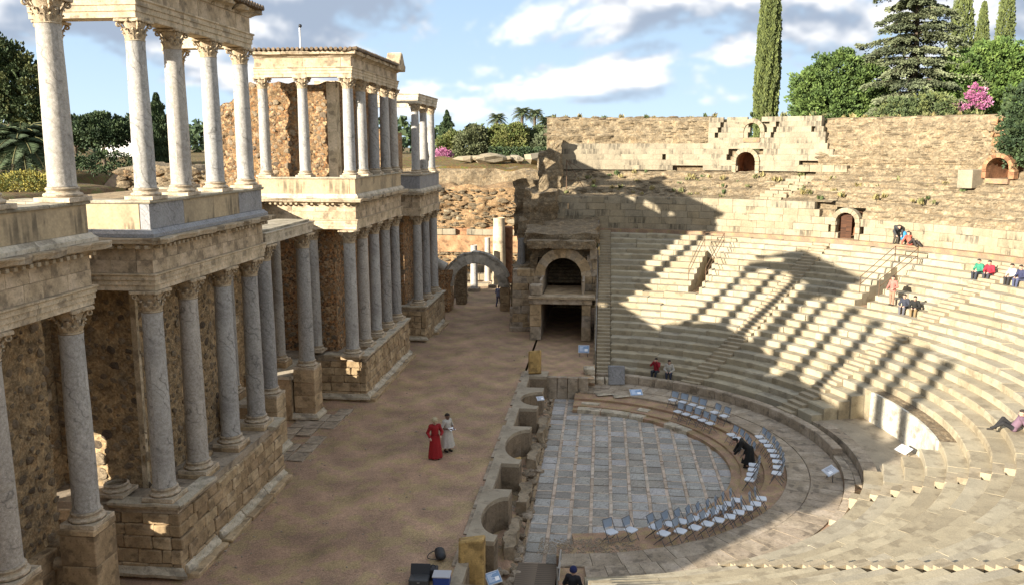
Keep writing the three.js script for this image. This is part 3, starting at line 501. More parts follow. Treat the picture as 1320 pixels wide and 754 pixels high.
{ // D: the far pavilion
  const R = mul32(23), t = thing('column_pavilion', 'pavilion with three slim upper columns under a white marble beam, beside the round arch', 'stage building', [0, 0, 0], 0, 'pavilions of the stage building');
  pavilion({ t, R, xf: -12.0, zn: -55.3, zf: -61.9, xb: -16.5, px: -11.72, cols: [-55.8, -58.4, -61.2], up: [-55.75, -58.3, -60.9], ru: 0.28, r: 0.32, Y: { ct: 8.5, at: 9.0, ft: 9.75, co: 10.05, pt: 11.2, ut: 15.8, uat: 16.4 }, top: { low: true, mat: M.white, xb: -16.5 }, slab: 2.3, slabMat: () => M.greyslab, sideMat: () => M.greyslab, ledge: [[0, 0.95]], plinth: [[0.35, 0.9]] });
  rubbleFace(t, [-13.4, -56.2], [0, -1], [1, 0], 5.6, 2.3, 8.5, M.mortarR, { singles: 20, density: 5 });
  rubbleFace(t, [-16.5, -56.2], [1, 0], [0, 1], 3.1, 2.3, 8.5, M.mortarR, { singles: 30, density: 7 });
  rubbleFace(t, [-17.5, -58.5], [1, 0], [0, 1], 3.0, 9.5, 14.2, M.mortarR, { singles: 20, density: 6, amp: 0.12 });
  part('wall_core', boxAt(-17.4, -14.6, 9, 14.0, -61.5, -58.7), M.mortarR, t);
  column(t, -16.0, 11.2, -55.75, 4.6, 0.27, true);
}
{ // A: the near pavilion; its upper columns stand free
  const R = mul32(24), t = thing('column_pavilion', 'pavilion on tall stone piers whose upper columns stand free without a beam', 'stage building', [0, 0, 0], 0, 'pavilions of the stage building');
  pavilion({ t, R, xf: -13.15, zn: -8.4, zf: -20.55, xb: -17, podium: false, cols: [], Y: { cb: 3.25, ct: 8.98, at: 9.46, ft: 10.25, co: 10.6, pt: 11.64 }, slab: 6.0, slabMat: () => M.parapet[0], up: [-20.15, -17.3, -14.0, -11.8, -9.2], upH: 4.95, ru: 0.335 });
  for (const z of [-19.95, -16.9, -14.0, -11.2]) {
    const y = [1.15, 2.15, 3.0]; let y0 = 0; for (const yy of y) { putBlock('pier_stone', t, -13.5, (y0 + yy) / 2, z, 0.98, yy - y0 - 0.01, 0.98, M.podium, R, 0, 0.02, 0.02); y0 = yy; }
    putBlock('pier_cap', t, -13.5, 3.1, z, 1.02, 0.18, 1.02, M.podium, R, 0, 0.03); column(t, -13.48, 3.19, z, 8.98 - 3.19, 0.335);
  }
  column(t, -15.45, 3.0, -20.5, 5.98, 0.30); 
  rubbleFace(t, [-14.75, -8.4], [0, -1], [1, 0], 12.2, 2.4, 8.98, M.mortar, { singles: 130, density: 18, big: 0.24 });
  rubbleFace(t, [-17, -20.6], [1, 0], [0, -1], 2.25, 5.2, 8.98, M.mortar, { singles: 10, density: 5 });
  part('wall_core', boxAt(-17, -14.9, 2.3, 8.9, -17.2, -8.5), M.mortar, t); part('wall_core', boxAt(-17, -14.9, 5.1, 8.9, -20.5, -17.25), M.mortar, t);
  ashlar(t, 'footing_stone', [-14.5, -8.4], [0, -1], [1, 0], 12.4, 0, [0.62, 0.6, 0.6, 0.58], 0.8, 0.5, M.podium, R, { rough: 0.08, jit: 0.05, c: 0.035 });
  part('footing_core', boxAt(-17, -14.9, 0, 2.36, -20.6, -8.5), M.dirtRough, t);
  const rg = new THREE.CylinderGeometry(0.17, 0.15, 0.85, 12); rg.rotateZ(Math.PI / 2 - 0.1); rg.rotateY(0.25); part('column_drum', uvBox(rg), M.frieze[0], t, [-14.0, 2.0, -19.9]);
}
{ // the wall that closes the recesses, with its three doorways
  const R = mul32(25), t = thing('back_wall', 'brown rubble rear wall with doorways behind the column pavilions', 'wall');
  const segs = [[-5, -16.9], [-19.2, -21.0], [-23.6, -34.8], [-37.4, -52.1], [-53.9, -64.5]];
  for (const [a, b] of segs) { rubbleFace(t, [-17.02, a], [0, -1], [1, 0], a - b, 0, 10.3, M.mortar, { singles: 25, density: 3 }); part('wall_core', boxAt(-18.2, -17.12, 0, 10.3, b + 0.001, a - 0.001), M.mortar, t); }
  for (const [a, b, h] of [[-16.9, -19.2, 4.95], [-21.0, -23.6, 5.6], [-34.8, -37.4, 5.2], [-52.1, -53.9, 4.6]]) { rubbleFace(t, [-17.02, a], [0, -1], [1, 0], a - b, h, 10.3, M.mortar, { singles: 20, density: 4 }); part('door_lintel', boxAt(-18.25, -16.97, h - 0.35, h, b - 0.3, a + 0.3), M.arch[0], t); part('wall_core', boxAt(-18.2, -17.12, h, 10.3, b, a), M.mortar, t); for (const z of [a - 0.11, b + 0.11]) part('door_jamb', boxAt(-18.24, -16.98, 0, h - 0.352, z - 0.1, z + 0.1), M.arch[1], t); }
  part('window_sill', boxAt(-18.2, -17.05, 0, 3.3, -19.19, -16.91), M.mortar, t);
  // piece of entablature over the middle door's columns
}
{ // the middle doorway's four columns on piers, one of them carrying a stump of entablature
  const R = mul32(26), t = thing('doorway_columns', 'grey veined columns on stone piers framing the middle doorway, short white entablature above', 'columns');
  const pier = (x, z, w, h) => { const n = Math.round(h / 0.6); for (let i = 0; i < n; i++) putBlock('pier_stone', t, x, h * (i + 0.5) / n, z, w, h / n - 0.01, w, M.podium, R, 0, 0.025, 0.03); };
  pier(-14.1, -34.0, 1.0, 2.5); column(t, -14.1, 2.5, -34.0, 6.5, 0.35, false, { mat: M.shaft[3] });
  pier(-14.1, -38.7, 1.05, 2.5); column(t, -14.1, 2.5, -38.7, 6.5, 0.36, false, { mat: M.shaft[1] });
  pier(-15.9, -34.4, 0.9, 2.5); column(t, -15.9, 2.5, -34.4, 6.5, 0.27);
  pier(-15.9, -39.9, 0.9, 2.5); column(t, -15.9, 2.5, -39.9, 6.5, 0.27);
  for (const z of [-34.0, -38.7]) { part('plinth_moulding', beam(plinthProf(0.1), [-14.7, z + 0.53], [-13.57, z + 0.53], [0, 1], 0, 1, 0.2), M.white[0], t); part('plinth_moulding', beam(plinthProf(0.1), [-13.57, z + 0.53], [-13.57, z - 0.53], [1, 0], 1, 0, 0.2), M.white[0], t); }
  runs(t, 'architrave', archProf(9.02, 0.5, 0.66), ring(-16.6, -13.75, -33.4, -39.2), 3.2, M.white, R);
  part('entablature_top', boxAt(-16.9, -13.85, 9.53, 9.62, -39.1, -33.5), M.coping, t);
  for (const [z0, z1] of [[-33.5, -34.7], [-38.0, -41.4]]) { part('low_wall', boxAt(-17, -14.7, 0, 2.05, z1, z0), M.podium[1], t); part('low_wall_slab', boxAt(-17, -14.62, 2.06, 2.22, z1, z0 + 0.05), M.white[1], t); }
  // headless statue stumps between the columns
  for (const [x, z] of [[-13.75, -27.0], [-13.85, -29.3]]) { const g = lathe([[0.18, 0], [0.2, 0.3], [0.24, 0.8], [0.26, 1.2], [0.2, 1.45], [0.1, 1.55], [0, 1.56]], 12), p = g.attributes.position; for (let i = 0; i < p.count; i++) { const k = 1 + 0.3 * n3(p.getX(i) * 5 + x, p.getY(i) * 3, p.getZ(i) * 5 + z, 3); p.setX(i, p.getX(i) * k); p.setZ(i, p.getZ(i) * k); } g.computeVertexNormals(); const s = thing('statue', x > -13.8 ? 'worn headless draped statue between the second and third podium columns' : 'worn headless draped statue between the third and fourth podium columns', 'statue', [x, 2.36, z]); part('figure', uvBox(g), M.frieze[1], s); putBlock('pedestal', s, 0, 0.07, 0, 0.55, 0.14, 0.55, M.podium, R); }
}
{ // paving slabs and fallen stones before the middle doorway
  const R = mul32(27), t = structGroup('doorway_paving');
  for (let i = 0; i < 7; i++) for (let j = 0; j < 3; j++) if (R() > 0.25) putBlock('paving_slab', t, -14.2 + j * 0.75 + R() * 0.1, 0.04, -33.3 - i * 1.05 + R() * 0.1, 0.7, 0.08, 0.98, M.pave, R, (R() - 0.5) * 0.06, 0.01, 0.02);
}
// ------------------------------------------------------------------ ruined masses: a box whose faces wander together
function massGeo(x0, x1, z0, z1, y0, top, o = {}) {
  const amp = o.amp ?? 0.18, f = o.f ?? 1.1, cell = o.cell ?? 0.3, lay = o.lay ?? 0.6, s = o.seed ?? 3;
  const dsp = p => { const [x, y, z] = p, c = lay * amp * (noise3(x * 0.4, y * 2.6, z * 0.4, s + 40) - 0.5) * 2; return [x + amp * n3(x * f, y * f, z * f, s) + amp * 0.5 * n3(x * f * 3, y * f * 3, z * f * 3, s + 1) + c * 0.5, y + amp * 0.4 * n3(x * f * 1.5, y * f, z * f * 1.5, s + 2), z + amp * n3(x * f, y * f, z * f, s + 3) + amp * 0.5 * n3(x * f * 3, y * f * 3, z * f * 3, s + 4) + c]; };
  const T2 = typeof top === 'function' ? top : () => top, N = L => Math.max(2, Math.round(Math.abs(L) / cell)), hm = Math.max(T2(x0, z0), T2(x1, z1), T2(x0, z1), T2(x1, z0)) - y0;
  const gs = [
    surf(N(x1 - x0), N(hm), (a, b) => { const x = lerp(x0, x1, a); return dsp([x, lerp(y0, T2(x, z1), b), z1]); }),
    surf(N(z1 - z0), N(hm), (a, b) => { const z = lerp(z1, z0, a); return dsp([x1, lerp(y0, T2(x1, z), b), z]); }),
    surf(N(z1 - z0), N(hm), (a, b) => { const z = lerp(z0, z1, a); return dsp([x0, lerp(y0, T2(x0, z), b), z]); }),
    surf(N(x1 - x0), N(hm), (a, b) => { const x = lerp(x1, x0, a); return dsp([x, lerp(y0, T2(x, z0), b), z0]); }),
    surf(N(x1 - x0), N(z1 - z0), (a, b) => { const x = lerp(x0, x1, a), z = lerp(z1, z0, b); return dsp([x, T2(x, z), z]); }),
  ];
  return mergeGeometries(gs);
}
// ------------------------------------------------------------------ orchestra
const YO = -1.31;
{
  const R = mul32(41), t = structGroup('orchestra_pavement'), r = 7.58;
  part('mortar_bed', boxAt(-2.75, 6.2, -1.6, YO - 0.03, -47.6, -27.4), M.pink[2], t);
  const inside = (x, z) => (x < -0.75 && z < -27.6 && z > -47.3) || Math.hypot(x - CX, z - CZ) < r - 0.05;
  const px = 0.79, pz = 0.80, x0 = -2.56, wide = 0.14;
  for (let i = 0; i < 11; i++) for (let j = 0; j < 26; j++) {
    const xa = x0 + i * px, za = -27.6 - j * pz, cx = xa + (px - wide) / 2, cz = za - pz / 2;
    const far = za < -45.6, ok = inside(cx, cz) && inside(xa + px - wide, cz) || inside(cx - 0.2, cz);
    if (!ok) continue;
    const jx = (R() - 0.5) * 0.03, m = far && R() < 0.6 ? M.slabWhite : R() < 0.13 ? M.slabWhite : pick(M.slab, R);
    if (R() < 0.22) { for (const k of [0, 1]) putBlock('marble_slab', t, cx + jx, YO - 0.02 + R() * 0.008, cz + (k - 0.5) * 0.352, px - wide - 0.012, 0.05, 0.34, pick(M.slab, R), R, 0, 0.006, 0.012); }
    else putBlock('marble_slab', t, cx + jx, YO - 0.02 + R() * 0.010, cz, px - wide - 0.012, 0.05, pz - 0.10, m, R, 0, 0.006, 0.012);
    const sx = xa + px - wide / 2; if (inside(sx, cz) && R() > 0.06) putBlock('border_strip', t, sx, YO - 0.014 + R() * 0.006, cz, wide - 0.006, 0.05, pz - 0.01, M.pink, R, 0, 0.005, 0.008);
    if (R() > 0.25) putBlock('border_strip', t, cx + jx, YO - 0.016 + R() * 0.006, za - 0.004, px - wide - 0.012, 0.05, 0.085, M.pink, R, 0, 0.005, 0.006);
  }
}
{ // low steps that carry the chairs, and the stone walk outside them
  const d = D2R;
  struct('orchestra_step', arc([[7.6, -1.6], [7.6, -1.14], [8.02, -1.13], [8.02, -1.6]], 88 * d, -84 * d, 90), M.dirtRough);
  struct('orchestra_step', arc([[8.025, -1.6], [8.025, -1.03], [8.98, -1.02], [8.98, -1.6]], 88 * d, -84 * d, 90), M.dirtRough);
  struct('orchestra_step', arc([[8.985, -1.6], [8.985, -0.90], [9.9, -0.88], [9.9, -1.6]], 88 * d, -88 * d, 90), M.dirtRough);
  const R = mul32(42), k = structGroup('marble_kerb');
  for (let th = 86; th > 30;) { const w = 5 + R() * 8; if (R() > 0.15) part('kerb_stone', arc([[7.55, -1.35], [7.55, -1.12], [7.62, -1.09], [7.95 + 0.1 * R(), -1.085], [7.97, -1.35]], th * d, (th - w + 0.4) * d, 6, R(), 0.03, th | 0), pick(M.white, R), k); if (th > 48 && R() > 0.4) part('kerb_stone', arc([[8.3, -1.1], [8.3, -0.98], [8.7, -0.97], [8.7, -1.1]], (th - 1) * d, (th - w * 0.8) * d, 5, R(), 0.04, th | 0), pick(M.white, R), k); th -= w; }
  const w = structGroup('stone_walk');
  part('walk_bed', arc([[9.9, -1.6], [9.9, -0.86], [12.15, -0.80], [12.9, -0.80], [12.9, -1.6]], 87 * d, -87.5 * d, 100), M.dirtRough, w);
  const rings = [[9.9, 10.82, -0.775], [10.84, 12.12, -0.75], [12.56, 12.83, -0.62], [12.86, 13.45, -0.22]];
  rings.forEach(([a, b, y], i) => {
    for (let th = 86.5; th > -83;) {
      const l = (i === 1 ? 0.62 : 1.0) * (0.75 + 0.5 * R()) / a / d, miss = (i === 2 ? R() < 0.18 : R() < 0.015) || (i > 1 && th < -8 && R() < 0.5) || (i === 3 && (th > 19 || th < -11));
      if (!miss && !(i > 1 && th < -34)) part('paving_slab', arc([[a, -1.2], [a, y - 0.015], [a + 0.015, y], [b - 0.015, y + 0.004], [b, y - 0.012], [b, -1.2]], th * d, (th - l + 0.10) * d, 2, R(), 0.012, (th * 10 | 0) + 900), pick(th < -20 && i < 2 ? M.pave : M.pave, R), w);
      th -= l;
    }
  });
  struct('exedra_floor', arc([[13.0, -1.2], [13.0, -0.34], [16.0, -0.30], [16.0, -1.2]], 20 * d, -16 * d, 24), M.concrete);
  const g = []; for (let i = 0; i < 1500; i++) { const th = (-70 - 22 * Math.pow(R(), 0.8)) * d, r = 8.6 + 1.25 * R(), s = 0.02 + 0.035 * R(), p = polar(r, th, -0.87); g.push([p[0], p[1], p[2], s, s * 0.7, s, i, i]); }
  for (let i = 0; i < 500; i++) g.push([-1.4 + 1.6 * R(), -0.99, -27.6 - 0.5 * R(), 0.05, 0.03, 0.05, i, i]);
  const gm = new THREE.Mesh(rocks(g.slice(0, 1200)), M.pave[0]); gm.name = 'gravel'; tag(gm, 'loose gravel strewn beside the lowest chairs', 'gravel', null, 'stuff'); scene.add(gm);
}
{ // low barrier between the walk and the seats
  const R = mul32(43), t = thing('stone_barrier', 'low curved grey stone barrier, broken at one end, below the seats', 'barrier'), d = D2R;
  for (let th = 83; th > 2;) { const w = 4.5 + 3 * R(); part('barrier_stone', arc([[12.17, -1.0], [12.17, -0.31], [12.2, -0.27], [12.55, -0.26], [12.57, -0.3], [12.57, -1.0]], th * d, (th - w + 0.12) * d, 5, R(), 0.02, th | 0), pick(M.pave, R), t); th -= w; }
  for (let th = 1.5; th > -32;) { const w = 3 + 3 * R(); part('barrier_stone', arc([[12.17, -1.0], [12.17, -0.55 - 0.05 * R()], [12.52, -0.56], [12.54, -1.0]], th * d, (th - w + 0.3) * d, 4, R(), 0.05, (th | 0) + 50), pick(M.pave, R), t); th -= w; }
}
// ------------------------------------------------------------------ seating
const RO = 12.852, DR = 0.709, YR = -0.041, DY = 0.313;
const rowR = k => RO + DR * k, rowY = k => YR + DY * k;
const stairTh = [r => 53.4 + 3.2 * Math.exp((12.85 - r) / 3), () => 27.6, () => -24.2, r => -61.2 + 0.45 * (r - 14.1)];
const stairW = r => 0.56 / r / D2R;
const farTh = r => Math.acos((0.62 - CX) / r) / D2R;
const holes = [{ th: 68.4, hw: 1.5, k0: 12, k1: 18 }, { th: 39.6, hw: 1.6, k0: 13, k1: 18 }];
const wedgeLabels = ['wedge of stone seat rows beside the edge stair, stepped vomitory cut into it', 'wedge of stone seat rows above the grey folding chairs, railed vomitory opening in it', 'widest wedge of stone seat rows, curved white wall let into its foot', 'sunlit wedge of worn seat rows between the two lower stairs beside the white wall', 'sunlit wedge of worn seat rows below the last stair with dark slots'];
for (let w = 0; w < 5; w++) {
  const R = mul32(60 + w), t = thing('seat_wedge', wedgeLabels[w], 'seating', [0, 0, 0], 0, 'wedges of stone seating');
  for (let k = 0; k < 22; k++) {
    const r0 = rowR(k), r1 = rowR(k + 1) + 0.06, y = rowY(k), hi = w === 0 ? farTh(r0) : stairTh[w - 1](r0) - stairW(r0), lo = w === 4 ? -84 : stairTh[w](r0) + stairW(r0);
    if (hi - lo < 1) continue;
    const row = sub('seat_row', t);
    let cuts = [[hi, lo]];
    const cut = (a, b) => { cuts = cuts.flatMap(([h, l]) => b >= h || a <= l ? [[h, l]] : [[h, Math.min(h, a)], [Math.max(l, b), l]].filter(q => q[0] - q[1] > 0.3)); };
    for (const h of holes) if (k >= h.k0 && k <= h.k1) cut(h.th + h.hw, h.th - h.hw);
    if (k <= 3) cut(20 - k * 0.3, -12.5 + k * 0.8); if (k === 4) cut(17.3, -9.3);
    for (const [h, l] of cuts) for (let th = h; th > l + 0.02;) {
      let s = (w > 2 ? 1.7 + 1.7 * R() : 1.15 + 1.1 * R()) / r0 / D2R; if (th - s < l + 1.4) s = th - l;
      const nr = w > 2 || (w > 1 && th < 5), worn = nr ? 0.012 : 0.04, sag = (R() - 0.5) * worn - (!nr && R() < 0.05 ? 0.06 : 0), set = (R() - 0.5) * (nr ? 0.02 : 0.05) + (!nr && R() < 0.06 ? 0.08 : 0), c = 0.02 + 0.06 * R() * R();
      part('seat_block', arc([[r0 + set, y - (k < 5 ? 1.9 : 0.75)], [r0 + set, y - c + sag], [r0 + set + c, y + sag], [r1, y + sag + 0.006], [r1, y - (k < 5 ? 1.9 : 0.75)]], th * D2R, (th - s + 0.045) * D2R, Math.max(2, Math.round(s / 3)), R() * 3, nr ? 0.01 : 0.03, (th * 31 | 0) + k * 7), pick(M.seat, R), row);
      th -= s;
    }
    if (!row.children.length) t.remove(row);
  }
}
const stairLabels = ['radial stair of narrow steps rising beside the stepped vomitory', 'radial stair of narrow steps rising from the broken end of the low barrier', 'worn stair of small blocks beside the white curved wall', 'sunlit stair of small blocks with a row of dark square slots'];
stairTh.forEach((f, w) => {
  const R = mul32(80 + w), t = thing('stair', stairLabels[w], 'stair', [0, 0, 0], 0, 'stairs between the seat wedges');
  for (let k = -1; k < 22; k++) {
    const r = rowR(k), sw = stairW(r), y = k < 0 ? -0.36 : rowY(k), rm = rowR(k + 1) - 0.35;
    const flat = (a0, a1, b0, b1, yy) => part('step', arc([[a0, y - 0.9], [a0, yy], [a1, yy + 0.004], [a1, y - 0.9]], b0 * D2R, b1 * D2R, 1, R(), 0.01, k + 9), pick(M.step, R), t);
    if (k >= 0 && w === 3) { const e = f(r) - sw * 0.30, e2 = f(r) - sw * 0.97; flat(r, rm + 0.05, f(r) + sw * 0.97, e, y); flat(r, r + 0.06, e, e2, y); flat(r + 0.33, rm + 0.05, e, e2, y); flat(r + 0.05, r + 0.34, e, e2, y - 0.6); }
    else if (k >= 0) part('step', arc([[r, y - 0.7], [r, y], [rm + 0.05, y + 0.004], [rm + 0.05, y - 0.7]], (f(r) + sw * 0.97) * D2R, (f(r) - sw * 0.97) * D2R, 2, R(), 0.02, k + 9), pick(M.step, R), t);
    if (k < 21) { const sh = w > 1 ? 0.5 : 0.97; part('step', arc([[rm, y - 0.7], [rm, y + 0.157], [rowR(k + 1) + 0.04, y + 0.161], [rowR(k + 1) + 0.04, y - 0.7]], (f(rm) + sw * sh) * D2R, (f(rm) - sw * sh) * D2R, 2, R(), 0.02, k + 39), pick(M.step, R), t); }
  }
});
{ // edge stair beside the vaulted passage, with a rail
  const R = mul32(85), t = thing('stair', 'straight narrow stair with a thin rail along the edge of the seats above the passage', 'stair', [0, 0, 0], 0, 'stairs between the seat wedges');
  for (let k = -1; k < 22; k++) for (const hlf of [0, 1]) { const y = rowY(k) + hlf * 0.157, z = CZ - Math.sqrt(rowR(k + hlf * 0.5) ** 2 - 4), z2 = CZ - Math.sqrt(rowR(k + hlf * 0.5 + 0.5) ** 2 - 4); if (k < 0 && !hlf) continue; part('step', boxAt(-0.22, 0.60, y - 0.6, y + 0.004 * R(), z2 - 0.06, z), pick(M.step, R), t); }
  const pts = []; for (let k = 0; k < 22; k += 3) pts.push([-0.30, rowY(k) + 0.95, CZ - rowR(k)]);
  part('handrail', tube(pts, 0.022, 6), M.metal, t); for (let k = 0; k < 22; k += 2) part('rail_post', rod([-0.30, rowY(k) - 0.3, CZ - rowR(k)], [-0.30, rowY(k) + 0.95, CZ - rowR(k)], 0.02), M.metal, t);
}
{ // the white wall at the foot of the seats
  const t = thing('curved_wall', 'smooth white curved wall with dark top set into the seat rows', 'wall'), d = D2R;
  part('white_face', arc([[15.62, -0.5], [15.62, 1.20], [15.74, 1.20], [15.74, -0.5]], 17.0 * d, -8.8 * d, 24), mat(0.80, 0.77, 0.70, { map: T.stone, bump: T.stoneB, bs: 0.002, rough: 0.7 }), t);
  part('wall_top', arc([[15.745, -0.5], [15.745, 1.17], [16.2, 1.18], [16.395, 1.2], [16.395, -0.5]], 17.2 * d, -9.2 * d, 24), M.crustG, t);
}
// vomitory openings cut in the seats
holes.forEach((h, i) => {
  const R = mul32(90 + i), t = thing('vomitory', i ? 'sunken stair opening in the seats with metal railings round its top' : 'stepped dark opening in the seats with worn stone jambs', 'opening'), d = D2R, y0 = rowY(h.k0) - 0.45, r0 = rowR(h.k0), r1 = rowR(h.k1 + 1);
  part('floor', arc([[r0 - 0.3, y0 - 0.3], [r0 - 0.3, y0], [r1 + 0.2, y0 + 0.2], [r1 + 0.2, y0 - 0.3]], (h.th + h.hw) * d, (h.th - h.hw) * d, 3), M.dirtRough, t);
  part('end_wall', arc([[r1 + 0.06, y0], [r1 + 0.06, rowY(h.k1 + 1) - 0.02], [r1 + 0.3, rowY(h.k1 + 1) - 0.02], [r1 + 0.3, y0]], (h.th + h.hw) * d, (h.th - h.hw) * d, 3), i ? M.crust : M.crustG, t);
  for (let k = h.k0; k <= h.k1; k++) for (const s of [-1, 1]) part('jamb_stone', arc([[rowR(k) - 0.02, y0 - 0.2], [rowR(k) - 0.02, rowY(k) + 0.03], [rowR(k + 1), rowY(k) + 0.05], [rowR(k + 1), y0 - 0.2]], (h.th + s * h.hw) * d, (h.th + s * (h.hw - 0.5)) * d, 1, R(), 0.04, k), pick(M.seat, R), t);
  const P = (r, th, y) => polar(r, th * d, y), rail = (a, b) => { part('railing', rod(a, b, 0.025), M.rust, t); };
  const top = rowY(h.k1) + 0.35;
  for (const s of [-1, 1]) { const th = h.th + s * h.hw, k = h.k0 + 1; rail(P(rowR(k), th, rowY(k)), P(rowR(k), th, rowY(k) + 1.0)); rail(P(r1, th, top), P(r1, th, top + 1.0)); rail(P(rowR(k), th, rowY(k) + 1.0), P(r1, th, top + 1.0)); rail(P(rowR(k), th, rowY(k) + 0.55), P(r1, th, top + 0.55)); }
  rail(P(r1, h.th - h.hw, top + 1), P(r1, h.th + h.hw, top + 1)); rail(P(r1, h.th - h.hw, top + 0.5), P(r1, h.th + h.hw, top + 0.5));
});
// ------------------------------------------------------------------ walk and wall above the seats
struct('upper_walk', arc([[rowR(22) - 0.03, 6.0], [rowR(22) - 0.03, 6.80], [29.6, 6.84], [29.6, 6.0]], 96 * D2R, 5 * D2R, 70), M.path);
// arched opening: frame of voussoirs standing in the wall, with a tunnel behind it. th in degrees
function portal(name, label, th, r, y0, w, h, depth, o = {}) {
  const R = mul32(th * 7 | 0), p = polar(r, th * D2R, y0), t = thing(name, label, 'archway', p, th * D2R - Math.PI / 2, 'archways of the upper seating'); // local +z looks to the centre
  t.rotation.y = Math.atan2(CX - p[0], CZ - p[2]);
  const rad = w / 2, spring = h - rad, N = 9;
  for (let i = 0; i < N; i++) { const a0 = Math.PI * i / N + 0.008, a1 = Math.PI * (i + 1) / N - 0.008, f = o.ring ?? 0.32, s = new THREE.Shape([[Math.cos(a0) * rad, Math.sin(a0) * rad], [Math.cos(a0) * (rad + f), Math.sin(a0) * (rad + f)], [Math.cos(a1) * (rad + f), Math.sin(a1) * (rad + f)], [Math.cos(a1) * rad, Math.sin(a1) * rad]].map(q => new THREE.Vector2(...q))); const g = new THREE.ExtrudeGeometry(s, { depth: 0.5, bevelEnabled: false }); g.translate(0, spring, -0.42 + 0.03 * R()); part('voussoir', uvBox(g, UVM, R(), R()), pick(o.mats || M.balteus, R), t); }
  for (const s of [-1, 1]) for (let y = 0; y < spring - 0.01;) { const hh = Math.min(0.42, spring - y); putBlock('jamb_stone', t, s * (rad + 0.16), y + hh / 2, -0.18, 0.32, hh - 0.01, 0.5, o.mats || M.balteus, R); y += hh; }
  const pts = []; pts.push([rad, 0]); for (let i = 0; i <= 10; i++) pts.push([Math.cos(Math.PI * i / 10) * rad, spring + Math.sin(Math.PI * i / 10) * rad]); pts.push([-rad, 0]);
  part('tunnel', surf(pts.length - 1, 2, (a, b) => { const q = pts[Math.round(a * (pts.length - 1))]; return [q[0] * 1.001, q[1], -0.3 - depth * b]; }), o.inside || M.brick[1], t);
  if (!o.open) { const s = new THREE.Shape(pts.map(q => new THREE.Vector2(...q))); const g = new THREE.ShapeGeometry(s); g.translate(0, 0, -0.3 - depth); part('tunnel_end', uvBox(g), o.inside || M.brick[1], t); }
  part('threshold', boxAt(-rad, rad, -0.3, 0.01, -0.3 - depth, 0.1), M.path, t);
  if (o.door) { const g = blockGeo(w * 0.52, h * 0.9, 0.05, 0.01); part('door_leaf', g, M.door, t, [-w * 0.1, h * 0.45, -0.45], [0, 0.35, 0]); }
  return t;
}
const ports = [];
const isPort = (th, y) => ports.some(q => Math.abs(th - q.th) * D2R * q.r < q.w / 2 + (q.pad ?? 0.3) && y > q.y0 - 0.05 && y < q.y0 + q.h + 0.25);
ports.push({ th: 51.1, r: 28.9, y0: 6.82, w: 1.35, h: 1.8 }, { th: 67.5, r: 32.8, y0: 10.8, w: 1.45, h: 1.8 }, { th: 66.9, r: 33.0, y0: 13.65, w: 1.3, h: 1.15 }, { th: 35.5, r: 31.9, y0: 11.05, w: 1.45, h: 1.3 });
portal('vomitory_arch', 'arched doorway with a half open brown door in the wall above the seats', 51.1, 28.84, 6.82, 1.35, 1.8, 2.2, { door: true });
portal('vomitory_arch', 'tall arched opening with brick inside in the upper pale wall', 67.5, 32.78, 10.8, 1.45, 1.82, 2.2);
portal('vomitory_arch', 'small open arch at the wall top showing green trees through it', 66.9, 32.95, 13.65, 1.25, 1.15, 0.9, { open: true });
portal('vomitory_arch', 'brick rimmed arch beside a pale block near the dark leafy tree', 35.5, 31.75, 11.05, 1.45, 1.3, 2.0, { mats: M.brick, ring: 0.26 });
{ // the wall of large blocks above the seats
  const R = mul32(101), t = thing('block_wall', 'curved wall of large weathered stone blocks with dark streaks above the seats', 'wall'), d = D2R;
  part('wall_core', arc([[29.25, 6.7], [29.25, 8.1], [29.7, 8.1], [29.7, 6.7]], 97 * d, 53.4 * d, 40), M.crustG, t); part('wall_core', arc([[29.25, 6.7], [29.25, 8.1], [29.7, 8.1], [29.7, 6.7]], 48.8 * d, 4 * d, 40), M.crustG, t);
  const hs = [0.42, 0.5, 0.5, 0.5, 0.5]; let y = 6.81;
  hs.forEach((h, i) => {
    for (let th = 97; th > 6;) {
      const s = (0.85 + 0.7 * R()) / 28.9 / d, mid = th - s / 2, right = mid < 54;
      if (!(right && i > 2) && !(i === 4 && mid < 55.4) && !isPort(mid, y + h / 2)) part('wall_block', arc([[28.87 + 0.02 * R(), y], [28.87 + 0.02 * R(), y + h - 0.012], [29.4, y + h - 0.012], [29.4, y]], th * d, (th - s + 0.035) * d, 2, R() * 3, 0.02, th * 9 + i * 77 | 0), pick(M.balteus, R), t);
      th -= s;
    }
    y += h;
  });
}
